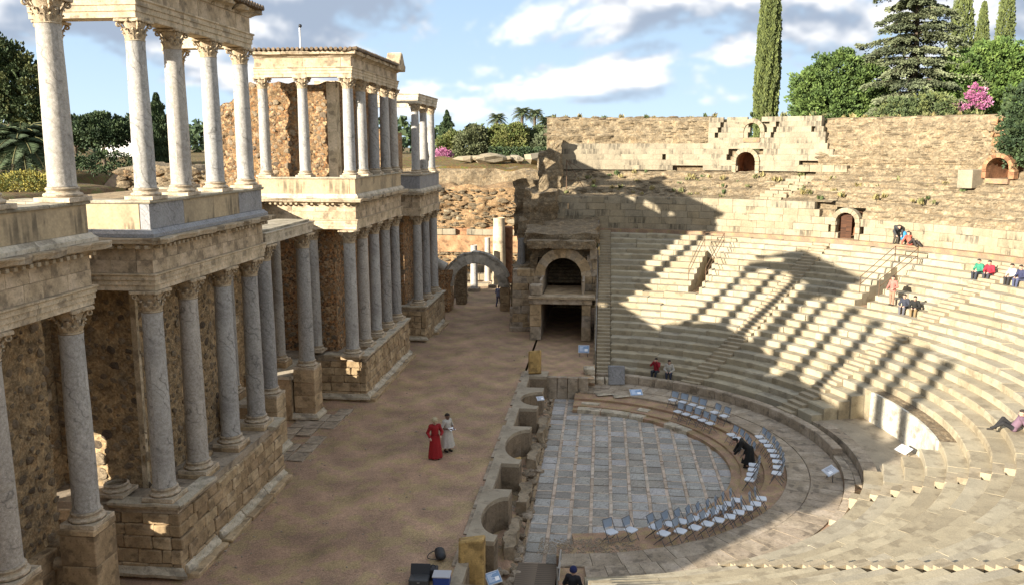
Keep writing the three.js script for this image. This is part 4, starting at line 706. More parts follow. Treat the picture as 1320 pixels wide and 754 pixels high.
{ // rubble banks, walls and ledges of the ruined upper tiers
  const d = D2R;
  const bank = (name, label, th0, th1, prof, m, o = {}) => {
    const t = thing(name, label, 'ruin wall', [0, 0, 0], 0, o.group), L = 30 * Math.abs(th0 - th1) * d; let len = 0; const acc = [0]; for (let i = 1; i < prof.length; i++) acc.push(len += Math.hypot(prof[i][0] - prof[i - 1][0], prof[i][1] - prof[i - 1][1]));
    const at = v => { const s = v * len; let i = 1; while (i < prof.length - 1 && acc[i] < s) i++; const f = clamp((s - acc[i - 1]) / (acc[i] - acc[i - 1])); return [lerp(prof[i - 1][0], prof[i][0], f), lerp(prof[i - 1][1], prof[i][1], f)]; };
    const amp = o.amp ?? 0.16;
    const P = (u, v) => { const th = lerp(th0, th1, u) * d; let [r, y] = at(v); const x = r * Math.cos(th), z = r * Math.sin(th);
      r += amp * n3(x * 1.2, y * 2.4, z * 1.2, 5) + amp * 0.8 * n3(x * 3.4, y * 5, z * 3.4, 6) + amp * 0.6 * (noise3(x * 0.12, y * 4.2, z * 0.12, 9) - 0.5) * 2 * (o.lay ?? 1); y += amp * 0.35 * n3(x * 2, y * 2, z * 2, 7) * (v > 0.02 ? 1 : 0);
      if (o.ragged && v > 0.85) y += o.ragged * n3(x * 0.9, 1, z * 0.9, 11) * sstep(0.85, 1, v); return polar(r, th, y); };
    part('rubble_face', surf(Math.round(L / (o.cell ?? 0.2)), Math.round(len / (o.cell ?? 0.2)), P, o.ports ? (u, v) => { const q = at(v); return isPort(lerp(th0, th1, u), q[1]); } : null, 0.3), m, t);
    const R = mul32(o.seed ?? 5), rest = []; let n = 0;                                   // stones standing out of the face
    for (let i = 0; i < (o.stones ?? 500); i++) { const u = R(), v = R() * 0.97 + 0.02, p = P(u, v), q = at(v), w = 0.10 + 0.22 * Math.pow(R(), 1.8); if (o.ports && isPort(lerp(th0, th1, u), q[1])) continue; if (w > 0.2 && n < 60) { const s = part('stone', stoneGeos[i % 6], i % 3 ? m : M.balteus[i % 2], t, p); s.scale.set(w * 2.3, w * 0.5, w * 0.7); s.rotation.y = lerp(th0, th1, u) * d + Math.PI / 2 + (R() - 0.5) * 0.3; n++; } else rest.push([p[0], p[1], p[2], w * 2.3, w * 0.5, w * 0.7, i, lerp(th0, th1, u) * d + Math.PI / 2 + (R() - 0.5) * 0.3]); }
    if (rest.length) part('small_stones', rocks(rest), m, t).userData.kind = 'stuff';
    return t;
  };
  bank('rubble_bank', 'sloping rubble ledges between the block wall and the pale upper wall', 98, 53.5, [[29.3, 9.22], [30.0, 9.4], [30.5, 9.85], [31.2, 9.95], [31.5, 10.35], [32.2, 10.5], [32.5, 11.0], [33.2, 11.1]], M.crust, { seed: 3, stones: 500 });
  bank('rubble_wall', 'rough layered rubble wall with crumbling top against the sky', 95, 72.7, [[33.3, 13.2], [33.35, 13.9], [33.5, 13.95], [33.5, 14.4], [33.65, 14.45], [33.65, 15.0], [33.8, 15.05], [33.9, 15.35], [34.9, 15.3], [35.1, 11]], M.crust, { amp: 0.15, ragged: 0.16, seed: 4, stones: 420, lay: 1.8 });
  bank('rubble_bank', 'long rubble slope with ledges above the low wall beside the arched doorway', 58, 10, [[29.2, 8.2], [29.4, 8.7], [29.7, 8.75], [29.9, 9.25], [30.25, 9.3], [30.45, 9.8], [30.8, 9.85], [30.9, 10.2], [31.35, 10.24], [31.4, 10.6], [31.9, 10.66], [32.0, 11.0], [32.3, 11.05], [32.4, 11.45], [32.7, 11.5], [32.8, 12.0], [34.2, 12.1]], M.crust, { amp: 0.085, seed: 6, stones: 520, ports: true, cell: 0.17, lay: 1.3 });
  const steps = [[32.7, 11.85]]; for (let i = 0; i < 8; i++) { const q = steps[steps.length - 1]; steps.push([q[0] + 0.02, q[1] + 0.39], [q[0] + 0.15, q[1] + 0.40]); } steps.push([34.6, 15.05], [35.4, 15.0], [35.8, 11]);
  bank('rubble_wall', 'coursed rubble wall with ledges under the pine and the pink tree', 58, 36.6, steps, M.crust, { amp: 0.075, seed: 7, stones: 420, ragged: 0.14, cell: 0.15, lay: 1.6 });
  // pale ashlar with arches, between the two rubble stretches
  const R = mul32(103), t = thing('pale_wall', 'pale smooth stone wall with stepped edge, beam holes and arched openings', 'wall');
  const edge = y => y > 14.3 ? 58.0 : y > 13.7 ? 57.7 : y > 13.2 ? 57.4 : y > 12.6 ? 57.0 : y > 12.1 ? 56.2 : y > 11.7 ? 54.6 : 60.5;
  const sockets = [[71.6, 13.9], [71.2, 14.3], [70.9, 14.7], [70.5, 15.1], [64.2, 13.9], [63.9, 14.3], [63.6, 14.7], [62.3, 14.7], [59.0, 14.3], [78.6, 12.4]];
  let y = 11.18; const hs = [0.36, 0.44, 0.44, 0.42, 0.42, 0.42, 0.40, 0.40, 0.38, 0.38];
  hs.forEach((h, i) => {
    const hiTh = y > 13.2 ? 72.7 : 94.5, out = y > 13.2 ? 32.95 : 32.83;
    for (let th = hiTh; th > edge(y);) {
      let s = (1.0 + 0.7 * R()) / 32.8 / d; if (th - s < edge(y) + 0.8) s = th - edge(y); const mid = th - s / 2;
      const gone = isPort(mid, y + h / 2) || (i === 0 && mid < 86 && mid > 70 && R() < 0.42) || (i > 4 && Math.abs(th - 72.7) > 2 && R() < 0.02);
      const put = (a, b) => a - b > 0.05 && part('wall_block', arc([[out + 0.006 * R(), y], [out + 0.006 * R(), y + h - 0.005], [33.35, y + h - 0.005], [33.35, y]], a * d, (b + 0.012) * d, 2, R() * 3, 0.005, th * 9 + i * 77 | 0), pick([M.plaster, M.plaster, M.balteus[2]], R), t);
      const hole = sockets.find(q => q[0] < th && q[0] > th - s && q[1] >= y && q[1] < y + h);
      if (!gone) { if (hole) { put(th, Math.min(th, hole[0] + 0.24)); put(Math.max(th - s, hole[0] - 0.24), th - s); } else put(th, th - s); }
      th -= s;
    }
    y += h;
  });
  const core = (r, y0, y1, a, b, m) => part('wall_core', arc([[r, y0], [r, y1], [r + 0.5, y1], [r + 0.5, y0]], a * d, b * d, 20), m, t);
  core(33.36, 11, 13.3, 95, 69.1, M.crustG); core(33.36, 11, 13.3, 66.0, 54, M.crustG); core(33.38, 13.3, 15.1, 72.7, 68.2, M.plaster); core(33.38, 13.3, 15.1, 65.6, 58.1, M.plaster);
  // stair of blocks climbing the rubble from the block wall to the arch
  const st = thing('ruined_stair', 'pale ruined steps climbing the rubble from the block wall to the tall arch', 'stair');
  for (let i = 0; i < 8; i++) for (const k of [0, 1]) part('step', arc([[29.3 + i * 0.42, 8.8], [29.3 + i * 0.42, 9.42 + i * 0.21], [29.95 + i * 0.42, 9.42 + i * 0.21], [29.95 + i * 0.42, 8.8]], (64.3 - i * 0.45 - k * 1.9) * d, (62.5 - i * 0.45 - k * 1.9) * d, 1, R(), 0.04, i), pick(M.balteus, R), st);
  const lg = thing('stone_ledge', 'long pale ledge blocks on the rubble left of the coursed slope', 'ledge'); for (let i = 0; i < 4; i++) part('ledge_block', arc([[32.3, 11.2], [32.3, 11.68], [33.0, 11.68], [33.0, 11.2]], (60.4 - i * 1.6) * d, (58.85 - i * 1.6) * d, 2, R(), 0.03, i), pick(M.balteus, R), lg);
  const bl = thing('pale_block', 'large pale squared block standing beside the brick rimmed arch', 'stone block', polar(31.6, 38.2 * d, 10.45), 0.6); part('block', blockGeo(1.5, 1.15, 1.0, 0.03, 0.05, 4), M.balteus[2], bl, [0, 0.55, 0]); part('step_block', blockGeo(0.8, 0.6, 0.8, 0.03, 0.05, 7), M.balteus[1], bl, [1.1, 0.3, 0]);
  const rk = thing('broken_masonry', 'broken end of the upper wall with jutting stones under the leafy tree', 'ruin wall'); const rr = mul32(7); for (let i = 0; i < 70; i++) { const a = 35.3 + 2.6 * rr(), p = polar(33.0 + 0.6 * rr(), a * d, 12.2 + 2.7 * rr() * clamp((a - 34.8) / 2)); const w = 0.2 + 0.3 * rr(), s = putBlock('stone', rk, p[0], p[1], p[2], w * 1.7, w * 0.8, w, [M.crust, M.crustO, M.brick[2]], rr, 0, 0.04, 0.12); s.rotation.y = rr() * 6; }
}
// ------------------------------------------------------------------ stage front with its niches
{
  const R = mul32(201), t = thing('niche_wall', 'grey concrete capped stage front with alternating round and square niches', 'wall');
  // [kind, z far, z near]
  const N = [['r', -47.1, -44.8], ['c', -44.0, -41.5], ['r', -41.0, -38.2], ['c', -37.8, -33.9], ['r', -33.4, -30.7], ['c', -30.0, -26.8], ['r', -26.3, -23.4], ['c', -22.8, -19.8], ['r', -19.2, -16.6]];
  const right = z => lerp(-3.0, -3.45, (z + 47) / 24);
  const mk = (y0, y1, x0, inset, m, name) => {
    const s = new THREE.Shape(); s.moveTo(x0, 15.8); s.lineTo(x0, 48.3); s.lineTo(right(-48), 48.3);
    for (const [k, a, b] of N) { const A = -a - inset, B = -b + inset, xr = right((a + b) / 2); s.lineTo(xr, A); if (k === 'r') { s.lineTo(-4.02 + inset, A); s.lineTo(-4.02 + inset, B); s.lineTo(xr, B); } else { const c = (A + B) / 2, rz = (A - B) / 2, rx = xr + 4.12 - inset; for (let i = 1; i < 14; i++) { const q = Math.PI * i / 14; s.lineTo(xr - Math.sin(q) * rx, c + Math.cos(q) * rz); } s.lineTo(xr, B); } }
    s.lineTo(right(-16), 15.8); s.closePath();
    const g = new THREE.ExtrudeGeometry(s, { depth: y1 - y0, bevelEnabled: false }); g.rotateX(-Math.PI / 2); g.translate(0, y0, 0);
    return part(name, uvBox(g), m, t);
  };
  mk(-1.5, -0.082, -4.46, 0.025, stoneM(0.30, 0.235, 0.17, 0.02), 'niche_face'); mk(-0.08, 0.075, -4.40, 0, M.concrete, 'cap_slab');
  for (let z = -48.3; z < -16; z += 2.1 + R() * 0.8) putBlock('stage_kerb', t, -4.47, 0.0, z + 1.1, 0.14, 0.13, 2.0, M.pave, R, 0, 0.01);
  for (const [k, a, b] of N) part('niche_floor', boxAt(-4.3, right(a) + 0.05, -1.5, -1.22, a - 0.1, b + 0.1), M.dirtRough, t);
}
{ // ditch with rubble between the stage front and the pavement
  const R = mul32(202);
  struct('ditch_bed', surf(8, 160, (u, v) => { const x = lerp(-3.6, -2.62, u), z = lerp(-47.6, -16, v); return [x, -1.42 + 0.16 * n3(x * 2, 0, z * 1.2, 3) + 0.10 * n3(x * 6, 0, z * 5, 4) + 0.10 * Math.sin(u * Math.PI), z]; }), M.dirtRough);
  const th = thing('ditch_rubble', 'broken brown masonry lying in the ditch beside the marble pavement', 'rubble'); const rest = [];
  for (let i = 0; i < 420; i++) { const z = -47 + 28 * R(), x = -3.45 + 0.8 * R(), w = 0.10 + 0.34 * Math.pow(R(), 2); if (w > 0.24) { const q = part('stone', stoneGeos[i % 6], pick([M.rock[1], M.rock[3], M.pave[1]], R), th, [x, -1.32 + w * 0.15, z]); q.scale.set(w, w * 0.7, w * 1.2); q.rotation.y = R() * 6; } else rest.push([x, -1.33, z, w, w * 0.7, w, i, R() * 6]); }
  part('small_stones', rocks(rest), M.rock[3], th).userData.kind = 'stuff';
  for (const [z, l, x] of [[-32.5, 2.0, -3.0], [-28.7, 2.4, -3.05], [-37, 1.8, -2.95], [-41, 2.4, -2.85]]) part('wall_stub', massGeo(x - 0.22, x + 0.2, z - l / 2, z + l / 2, -1.6, -0.75, { amp: 0.12, cell: 0.12, f: 2.2 }), M.rock[3], th);
  const p = thing('kerb_line', 'thin dark stone kerb along the straight edge of the marble pavement', 'kerb'); for (let z = -47.4; z < -27.6; z += 1.5) putBlock('kerb_stone', p, -2.66, -1.33, z + 0.75, 0.10, 0.14, 1.47, M.podium[3], R, 0, 0.01);
}
{ // passage floor between stage front and vaulted passage, with a kerb towards the pavement
  struct('side_passage_floor', boxAt(-4.3, -0.3, -1.5, -0.02, -69, -48.3), M.dirt);
  struct('side_passage_ramp', surf(6, 6, (u, v) => [lerp(-3.05, -0.35, u), lerp(-0.05, -0.012, v), lerp(-47.3, -49, v)]), M.dirt);
  const R = mul32(203), t = thing('passage_kerb', 'worn stone kerb between the side passage and the marble pavement', 'kerb');
  for (let i = 0; i < 4; i++) putBlock('kerb_stone', t, -2.75 + i * 0.6, -0.72, -47.5, 0.58, 1.4, 0.35, M.pave, R, 0, 0.02, 0.03); 
  const q = thing('cut_block', 'two pale squared stones stacked at the corner of the side passage', 'stone block'); putBlock('stone', q, -0.62, 0.16, -48.4, 0.62, 0.36, 0.7, M.white, R, 0.1, 0.03, 0.05); putBlock('stone', q, -0.60, -0.2, -47.8, 0.6, 0.34, 0.5, M.white, R, 0, 0.03, 0.05);
  const s = thing('cut_block', 'low pale stones at the foot of the edge stair', 'stone block'); for (let i = 0; i < 3; i++) putBlock('stone', s, 0.0 + i * 0.55, -0.62 + 0.05 * R(), -48.9, 0.5, 0.4, 0.5, M.white, R, 0.1 * R(), 0.03, 0.05);
}
// ------------------------------------------------------------------ vaulted side passage
function voussoirs(parent, name, cx, y, z, ri, ro, depth, N, mats, R, a0 = 0, a1 = Math.PI) {
  for (let i = 0; i < N; i++) { const p = a0 + (a1 - a0) * i / N + 0.006, q = a0 + (a1 - a0) * (i + 1) / N - 0.006, r2 = ro + (R() - 0.5) * 0.06, pts = []; for (const [a, r] of [[p, ri], [p, r2], [(p + q) / 2, r2], [q, r2], [q, ri], [(p + q) / 2, ri]]) pts.push(new THREE.Vector2(Math.cos(a) * r, Math.sin(a) * r)); const g = new THREE.ExtrudeGeometry(new THREE.Shape(pts), { depth, bevelEnabled: true, bevelSize: 0.015, bevelThickness: 0.015, bevelSegments: 1 }); g.translate(cx, y, z + (R() - 0.5) * 0.04); part(name, uvBox(g, UVM, R() * 3, R() * 3), pick(mats, R), parent); }
}
{
  const R = mul32(211), t = thing('side_passage', 'dark vaulted side passage with stone lintel below and round arch above', 'gateway');
  const mats = [M.podium[0], M.pave[2], M.frieze[1]];
  // lower doorway, z = -56.6
  for (const [x, w] of [[-4.45, 0.75], [-1.0, 0.62]]) { let y = 0; for (const h of [0.95, 0.8, 0.75]) { putBlock('post_stone', t, x, y + h / 2, -57.0, w, h - 0.01, 0.8, mats, R, 0, 0.03, 0.03); y += h; } putBlock('post_cap', t, x, 2.68, -57.0, w + 0.14, 0.35, 0.95, mats, R, 0, 0.03, 0.03); }
  putBlock('lintel', t, -2.75, 2.72, -56.8, 2.9, 0.36, 0.6, mats, R, 0, 0.03, 0.03);
  part('lintel_slab', boxAt(-4.9, -0.42, 2.9, 3.05, -57.4, -56.38), mats[2], t);
  putBlock('scroll_block', t, -4.45, 3.4, -57.1, 0.85, 0.75, 0.8, mats, R, 0, 0.08, 0.06);
  part('terrace', boxAt(-4.0, -0.4, 2.4, 2.93, -62, -57.45), mats[0], t);
  // upper arch, z = -59.8
  const cx = -2.75, y0 = 3.95; voussoirs(t, 'voussoir', cx, y0, -60.4, 1.32, 1.98, 0.7, 13, mats, R);
  for (const s of [-1, 1]) { let y = 2.95; for (const h of [0.5, 0.5]) { putBlock('jamb_stone', t, cx + s * 1.68, y + h / 2, -60.0, 0.72, h - 0.01, 0.75, mats, R, 0, 0.03, 0.03); y += h; } }
  ashlar(t, 'flank_stone', [-0.35, -59.75], [-1, 0], [0, 1], 0.72, 2.95, [0.5, 0.5, 0.5, 0.5, 0.5], 0.7, 0.6, mats, R, { rough: 0.05 });
  putBlock('flank_pillar', t, -0.62, 5.6, -59.7, 0.5, 0.8, 0.5, mats, R); 
  ashlar(t, 'flank_stone', [-4.75, -59.75], [-1, 0], [0, 1], 1.6, 0, [0.6, 0.6, 0.6, 0.55, 0.55, 0.5, 0.5, 0.5], 0.8, 0.7, mats, R, { rough: 0.1, jit: 0.06 });
  part('spandrel', massGeo(-5.0, -0.45, -61.2, -60.25, 5.2, (x) => 6.25, { amp: 0.08, cell: 0.2 }), M.crustG, t); part('spandrel', massGeo(-5.1, -4.6, -61.2, -60.25, 3, 5.3, { amp: 0.08, cell: 0.2 }), M.crustG, t);
  const gs = massGeo(-5.2, -0.5, -60.2, -59.2, 5.95, 6.5, { amp: 0.16, cell: 0.16, f: 1.8, seed: 12 }); part('great_lintel', gs, M.crustG, t);
  part('upper_rubble', massGeo(-5.6, -0.35, -66, -60.6, 6.2, (x, z) => 6.9 - (z + 60.6) * 0.12 + 0.1 * n3(x, 0, z, 3), { amp: 0.22, cell: 0.25 }), M.crustG, t);
  // walls and vault of the dark passage
  part('vault', surf(16, 6, (a, b) => { const q = Math.PI * a; return [cx + Math.cos(q) * 1.33, y0 + Math.sin(q) * 1.33, lerp(-60.3, -69, b)]; }), mats[1], t);
  for (const x of [-4.15, -1.25]) part('inner_wall', boxAt(x - 0.08, x + 0.08, 0, 4.0, -69, -57.4), mats[1], t);
  part('end_wall', boxAt(-4.3, -1.0, 0, 5.5, -69.3, -69), M.crustG, t);
  part('cavea_flank', boxAt(-0.40, -0.24, -0.6, 2.9, -59.6, -56.4), mats[1], t);
  for (let i = 0; i < 8; i++) part('inner_step', boxAt(-4.05, -1.4, 2.93 + i * 0.2, 3.13 + i * 0.2, -68.5, -63.2 - i * 0.35), M.crustG, t);
  part('flank_wall', massGeo(-0.42, -0.25, -63, -50.2, -0.6, (x, z) => Math.max(-0.4, YR + ((-z + CZ) - RO) / DR * DY - 0.15), { amp: 0.02, cell: 0.35 }), M.crustG, t);
}
{ // tall ruin mass left of the passage up to the block wall
  const t = thing('ruin_mass', 'dark layered rubble mass stepping up between the round arch and the block wall', 'ruin wall');
  part('rubble', massGeo(-6.5, -4.85, -63.5, -60.6, 0, (x) => 4.6 + 0.35 * n3(x * 1.5, 0, 0, 2), { amp: 0.16, cell: 0.22 }), M.crustG, t);
  part('rubble', massGeo(-6.3, -4.5, -67, -63.2, 0, (x, z) => 7.6 + 0.4 * n3(x, 0, z, 5), { amp: 0.25, cell: 0.25 }), M.crustG, t);
  part('rubble', massGeo(-6.0, -3.6, -69.5, -65.2, 3, (x, z) => 9.6 + 0.3 * n3(x, 0, z, 6), { amp: 0.25, cell: 0.25 }), M.crustG, t);
  const R = mul32(5); ashlar(t, 'footing_stone', [-4.9, -59.9], [-1, 0], [0, 1], 1.7, 0, [0.5, 0.55, 0.5], 0.8, 0.6, M.pave, R, { rough: 0.1, jit: 0.06 });
  part('footing_slab', boxAt(-6.5, -4.9, 0.02, 0.26, -60.3, -59.2), M.pave[1], t);
  const c = thing('column_stump', 'broken grey column stump standing on the dark ruin mass', 'column', [-5.95, 4.35, -62.2]); part('shaft', shaftGeo(2.0, 0.3, 2), M.shaft[3], c);
  const b = thing('pale_plinth', 'small pale stone plinth standing on the rubble end of the block wall', 'plinth', [-4.0, 9.4, -68]); part('stone', blockGeo(1.0, 0.7, 0.8, 0.02), M.balteus[2], b, [0, 0.3, 0]); 
  const m = thing('ruin_mass', 'sunlit rubble shoulder stepping up to the crumbling upper wall', 'ruin wall');
  part('rubble', massGeo(-7.0, -3.4, -72.5, -67.5, 6, (x, z) => 10.2 - z * 0.0 + 0.35 * n3(x * 0.8, 0, z * 0.8, 5) + sstep(-5.6, -3.6, x) * 1.5, { amp: 0.28, cell: 0.25, seed: 8 }), M.crust, m);
  part('rubble', massGeo(-5.2, -3.4, -72.5, -69.0, 9, (x) => 12.6 + 1.0 * sstep(-4.9, -3.4, x), { amp: 0.25, cell: 0.25, seed: 9 }), M.crust, m);
  // thin frame and tilted pole by the wall end
  const f = thing('metal_frame', 'thin metal pole with a slanting stay above the block wall end', 'pole', [-2.9, 9.4, -67.6]); part('pole', rod([0, 0, 0], [0, 2.6, 0], 0.04), M.rust, f); part('stay', rod([0, 2.55, 0], [1.5, 0.2, 0], 0.025), M.rust, f); part('cross_bar', rod([0, 2.55, 0], [1.9, 1.4, 0], 0.02), M.rust, f);
}
{ // round arch at the end of the stage
  const R = mul32(221), t = thing('round_arch', 'free standing round arch of grey and white blocks at the far end of the stage', 'arch'), cx = -10.05, y0 = 1.95, z = -67.4;
  const mats = [stoneM(0.74, 0.69, 0.62), stoneM(0.62, 0.58, 0.53), stoneM(0.79, 0.74, 0.67), stoneM(0.50, 0.46, 0.41)];
  voussoirs(t, 'voussoir', cx, y0, z, 1.88, 2.58, 0.75, 13, mats, R); voussoirs(t, 'outer_moulding', cx, y0, z - 0.05, 2.60, 2.78, 0.82, 11, [mats[3], mats[1]], R, 0.3, Math.PI - 0.3);
  for (const s of [-1, 1]) { let y = 0; for (const h of [0.65, 0.65, 0.62]) { putBlock('pier_stone', t, cx + s * 2.33, y + h / 2, z + 0.35, 0.75, h - 0.01, 0.8, M.podium, R, 0, 0.03, 0.04); y += h; } }
  const d = thing('dark_pier', 'dark stone pier seen through the round arch', 'pier', [-12.2, 0, -69.6]); part('pier', blockGeo(0.9, 3.4, 0.9, 0.05, 0.05), M.crustG, d, [0.5, 1.7, 0]);
  const lb = thing('fallen_drum', 'short grey column drum lying on the arch shoulder beside the pavilion', 'stone block', [-12.9, 3.7, -66.4]); const g = new THREE.CylinderGeometry(0.42, 0.42, 1.1, 14); g.rotateZ(1.1); part('drum', uvBox(g), mats[1], lb); part('support', massGeo(-0.9, 0.9, -0.8, 0.6, -3.7, -0.35, { amp: 0.15, cell: 0.25 }), M.mortarR, lb);
}
{ // court beyond the arch
  const R = mul32(231);
  const cols = [[-11.6, -76, 3.9, 0.34, 'white unfluted column shaft standing in the sunlit court beyond the arch', M.shaft[0]], [-10.9, -80, 4.2, 0.3, 'slim pale column shaft in the sunlit court beyond the arch', M.shaft[2]], [-9.6, -78.5, 6.2, 0.62, 'thick tall pale column in front of the orange ruin wall', M.arch[0]]];
  for (const [x, z, h, r, l, m] of cols) { const c = thing('court_column', l, 'column', [x, 0, z]); part('shaft', shaftGeo(h, r, 1), m, c, [0, 0.3, 0]); part('plinth', blockGeo(r * 3, 0.32, r * 3, 0.03), M.pave[1], c, [0, 0.16, 0]); }
  const dp = thing('court_column', 'dark square pillar behind the thick pale column', 'column', [-8.9, 0, -79.5]); part('pillar', blockGeo(0.9, 5.6, 0.9, 0.06, 0.06), M.brick[1], dp, [0, 2.8, 0]);
  const pd = thing('pedestal', 'dark stone pedestal standing in the court beyond the arch', 'pedestal', [-12.4, 0, -73]); part('block', blockGeo(0.95, 1.5, 0.95, 0.05), M.crustG, pd, [0, 0.95, 0]); part('foot', blockGeo(1.3, 0.25, 1.3, 0.04), M.crustG, pd, [0, 0.12, 0]);
  for (let i = 0; i < 3; i++) { const s = thing('court_step', ['pale long low step in the court, the first behind the pedestal', 'pale long low step in the court before the thick column', 'pale topmost low step at the foot of the orange wall'][i], 'step'); for (let k = 0; k < 5; k++) putBlock('step_stone', s, -13 + k * 1.6 + 0.3 * i, 0.12 + i * 0.3, -79 - i * 3, 1.58, 0.3 + i * 0.3, 0.9, M.balteus, R, 0, 0.02, 0.03); }
  const t = thing('orange_wall', 'long sunlit ruin wall of orange brick and tan rubble beyond the arch', 'ruin wall');
  part('brick_face', massGeo(-30, -3, -92, -88, 0, 3.9, { amp: 0.12, cell: 0.35, lay: 1 }), M.crustO, t);
  ashlar(t, 'white_course', [-2.9, -87.75], [-1, 0], [0, 1], 27, 3.9, [0.62], 1.5, 0.8, [M.balteus[0], M.balteus[2]], R, { rough: 0.06, skip: (s) => Math.abs((s % 4.6) - 2.3) < 0.35 });
  part('brick_band', massGeo(-30, -3, -92, -88.2, 3.8, 4.7, { amp: 0.06, cell: 0.4 }), M.brick[0], t); part('brick_band', massGeo(-30, -3, -90, -87.85, 2.1, 3.85, { amp: 0.07, cell: 0.25, f: 2 }), M.brick[2], t);
  { const L = []; let n = 0; for (let i = 0; i < 900; i++) { const x = -20 + 16.5 * R(), y = 0.3 + 8.3 * R(), w = 0.15 + 0.4 * Math.pow(R(), 2); if (y > 2 && y < 4.6) continue; const z = y < 4 ? -87.9 : -88.0; if (w > 0.4 && n < 50) { n++; const q = part('stone', stoneGeos[i % 6], pick([M.crustO, M.crust, M.balteus[1]], R), t, [x, y, z]); q.scale.set(w * 1.6, w * 0.8, 0.4); q.rotation.z = (R() - 0.5) * 0.6; } else L.push([x, y, z, w * 1.6, w * 0.7, 0.3, i, 0]); } part('small_stones', rocks(L), M.crust, t).userData.kind = 'stuff'; }
  for (const [xa, xb] of [[-30, -8.3], [-7.2, -3]]) part('rubble_face', massGeo(xa, xb, -94, -88.1, 4.6, (x, z) => 9.0 + 0.4 * n3(x * 0.5, 0, z * 0.4, 4) + 0.9 * sstep(-10, -4, x), { amp: 0.35, cell: 0.3, f: 0.7 }), M.crustO, t);
  part('rubble_face', massGeo(-30, -3, -97, -90.6, 7, (x, z) => 10.6 + 0.3 * n3(x * 0.5, 0, z * 0.4, 6), { amp: 0.3, cell: 0.35, f: 0.7 }), M.crust, t);
  part('rubble_face', massGeo(-8.6, -6.9, -93, -88.3, 4.6, 7.3, { amp: 0.2, cell: 0.3 }), M.crustO, t); part('rubble_face', massGeo(-8.6, -6.9, -97, -91, 7, 9.6, { amp: 0.2, cell: 0.3 }), M.crustO, t);
  const gt = thing('grass_bank', 'dry grassy bank on top of the orange wall', 'bank'); part('bank', massGeo(-32, -5, -104, -91, 9, (x, z) => 10.8 + (-91 - z) * 0.06 + 0.3 * n3(x * 0.3, 0, z * 0.3, 8), { amp: 0.2, cell: 0.6, lay: 0 }), M.grass, gt);
  for (let i = 0; i < 9; i++) { const x = [-15.6, -14.4, -13.3, -12.6, -11.2, -9.9, -7.6, -6.4, -5.4][i], w = [1.2, 1.6, 1.3, 1.8, 1.5, 1.4, 2.3, 2.0, 1.6][i]; const b = thing('boulder', ['small pale boulder on the bank nearest the far pavilion', 'broad pale boulder on the bank behind the pink bush side', 'squat pale boulder between the two broad bank boulders', 'largest flat boulder left of the hedge gap', 'pale boulder touching the hedge gap from the pavilion side', 'small boulder inside the hedge gap', 'long pale slab boulder right after the hedge gap', 'pale boulder below the tallest palm', 'last pale boulder beside the rubble shoulder'][i], 'boulder', [x, 11.35, -95 - (i % 3)], i, 'boulders on the grassy bank'); const q = part('rock', stoneGeos[i % 6], M.balteus[i % 3], b, [0, 0.3, 0]); q.scale.set(w * 1.7, w * 0.6, w); q.rotation.y = i * 1.3; }
}
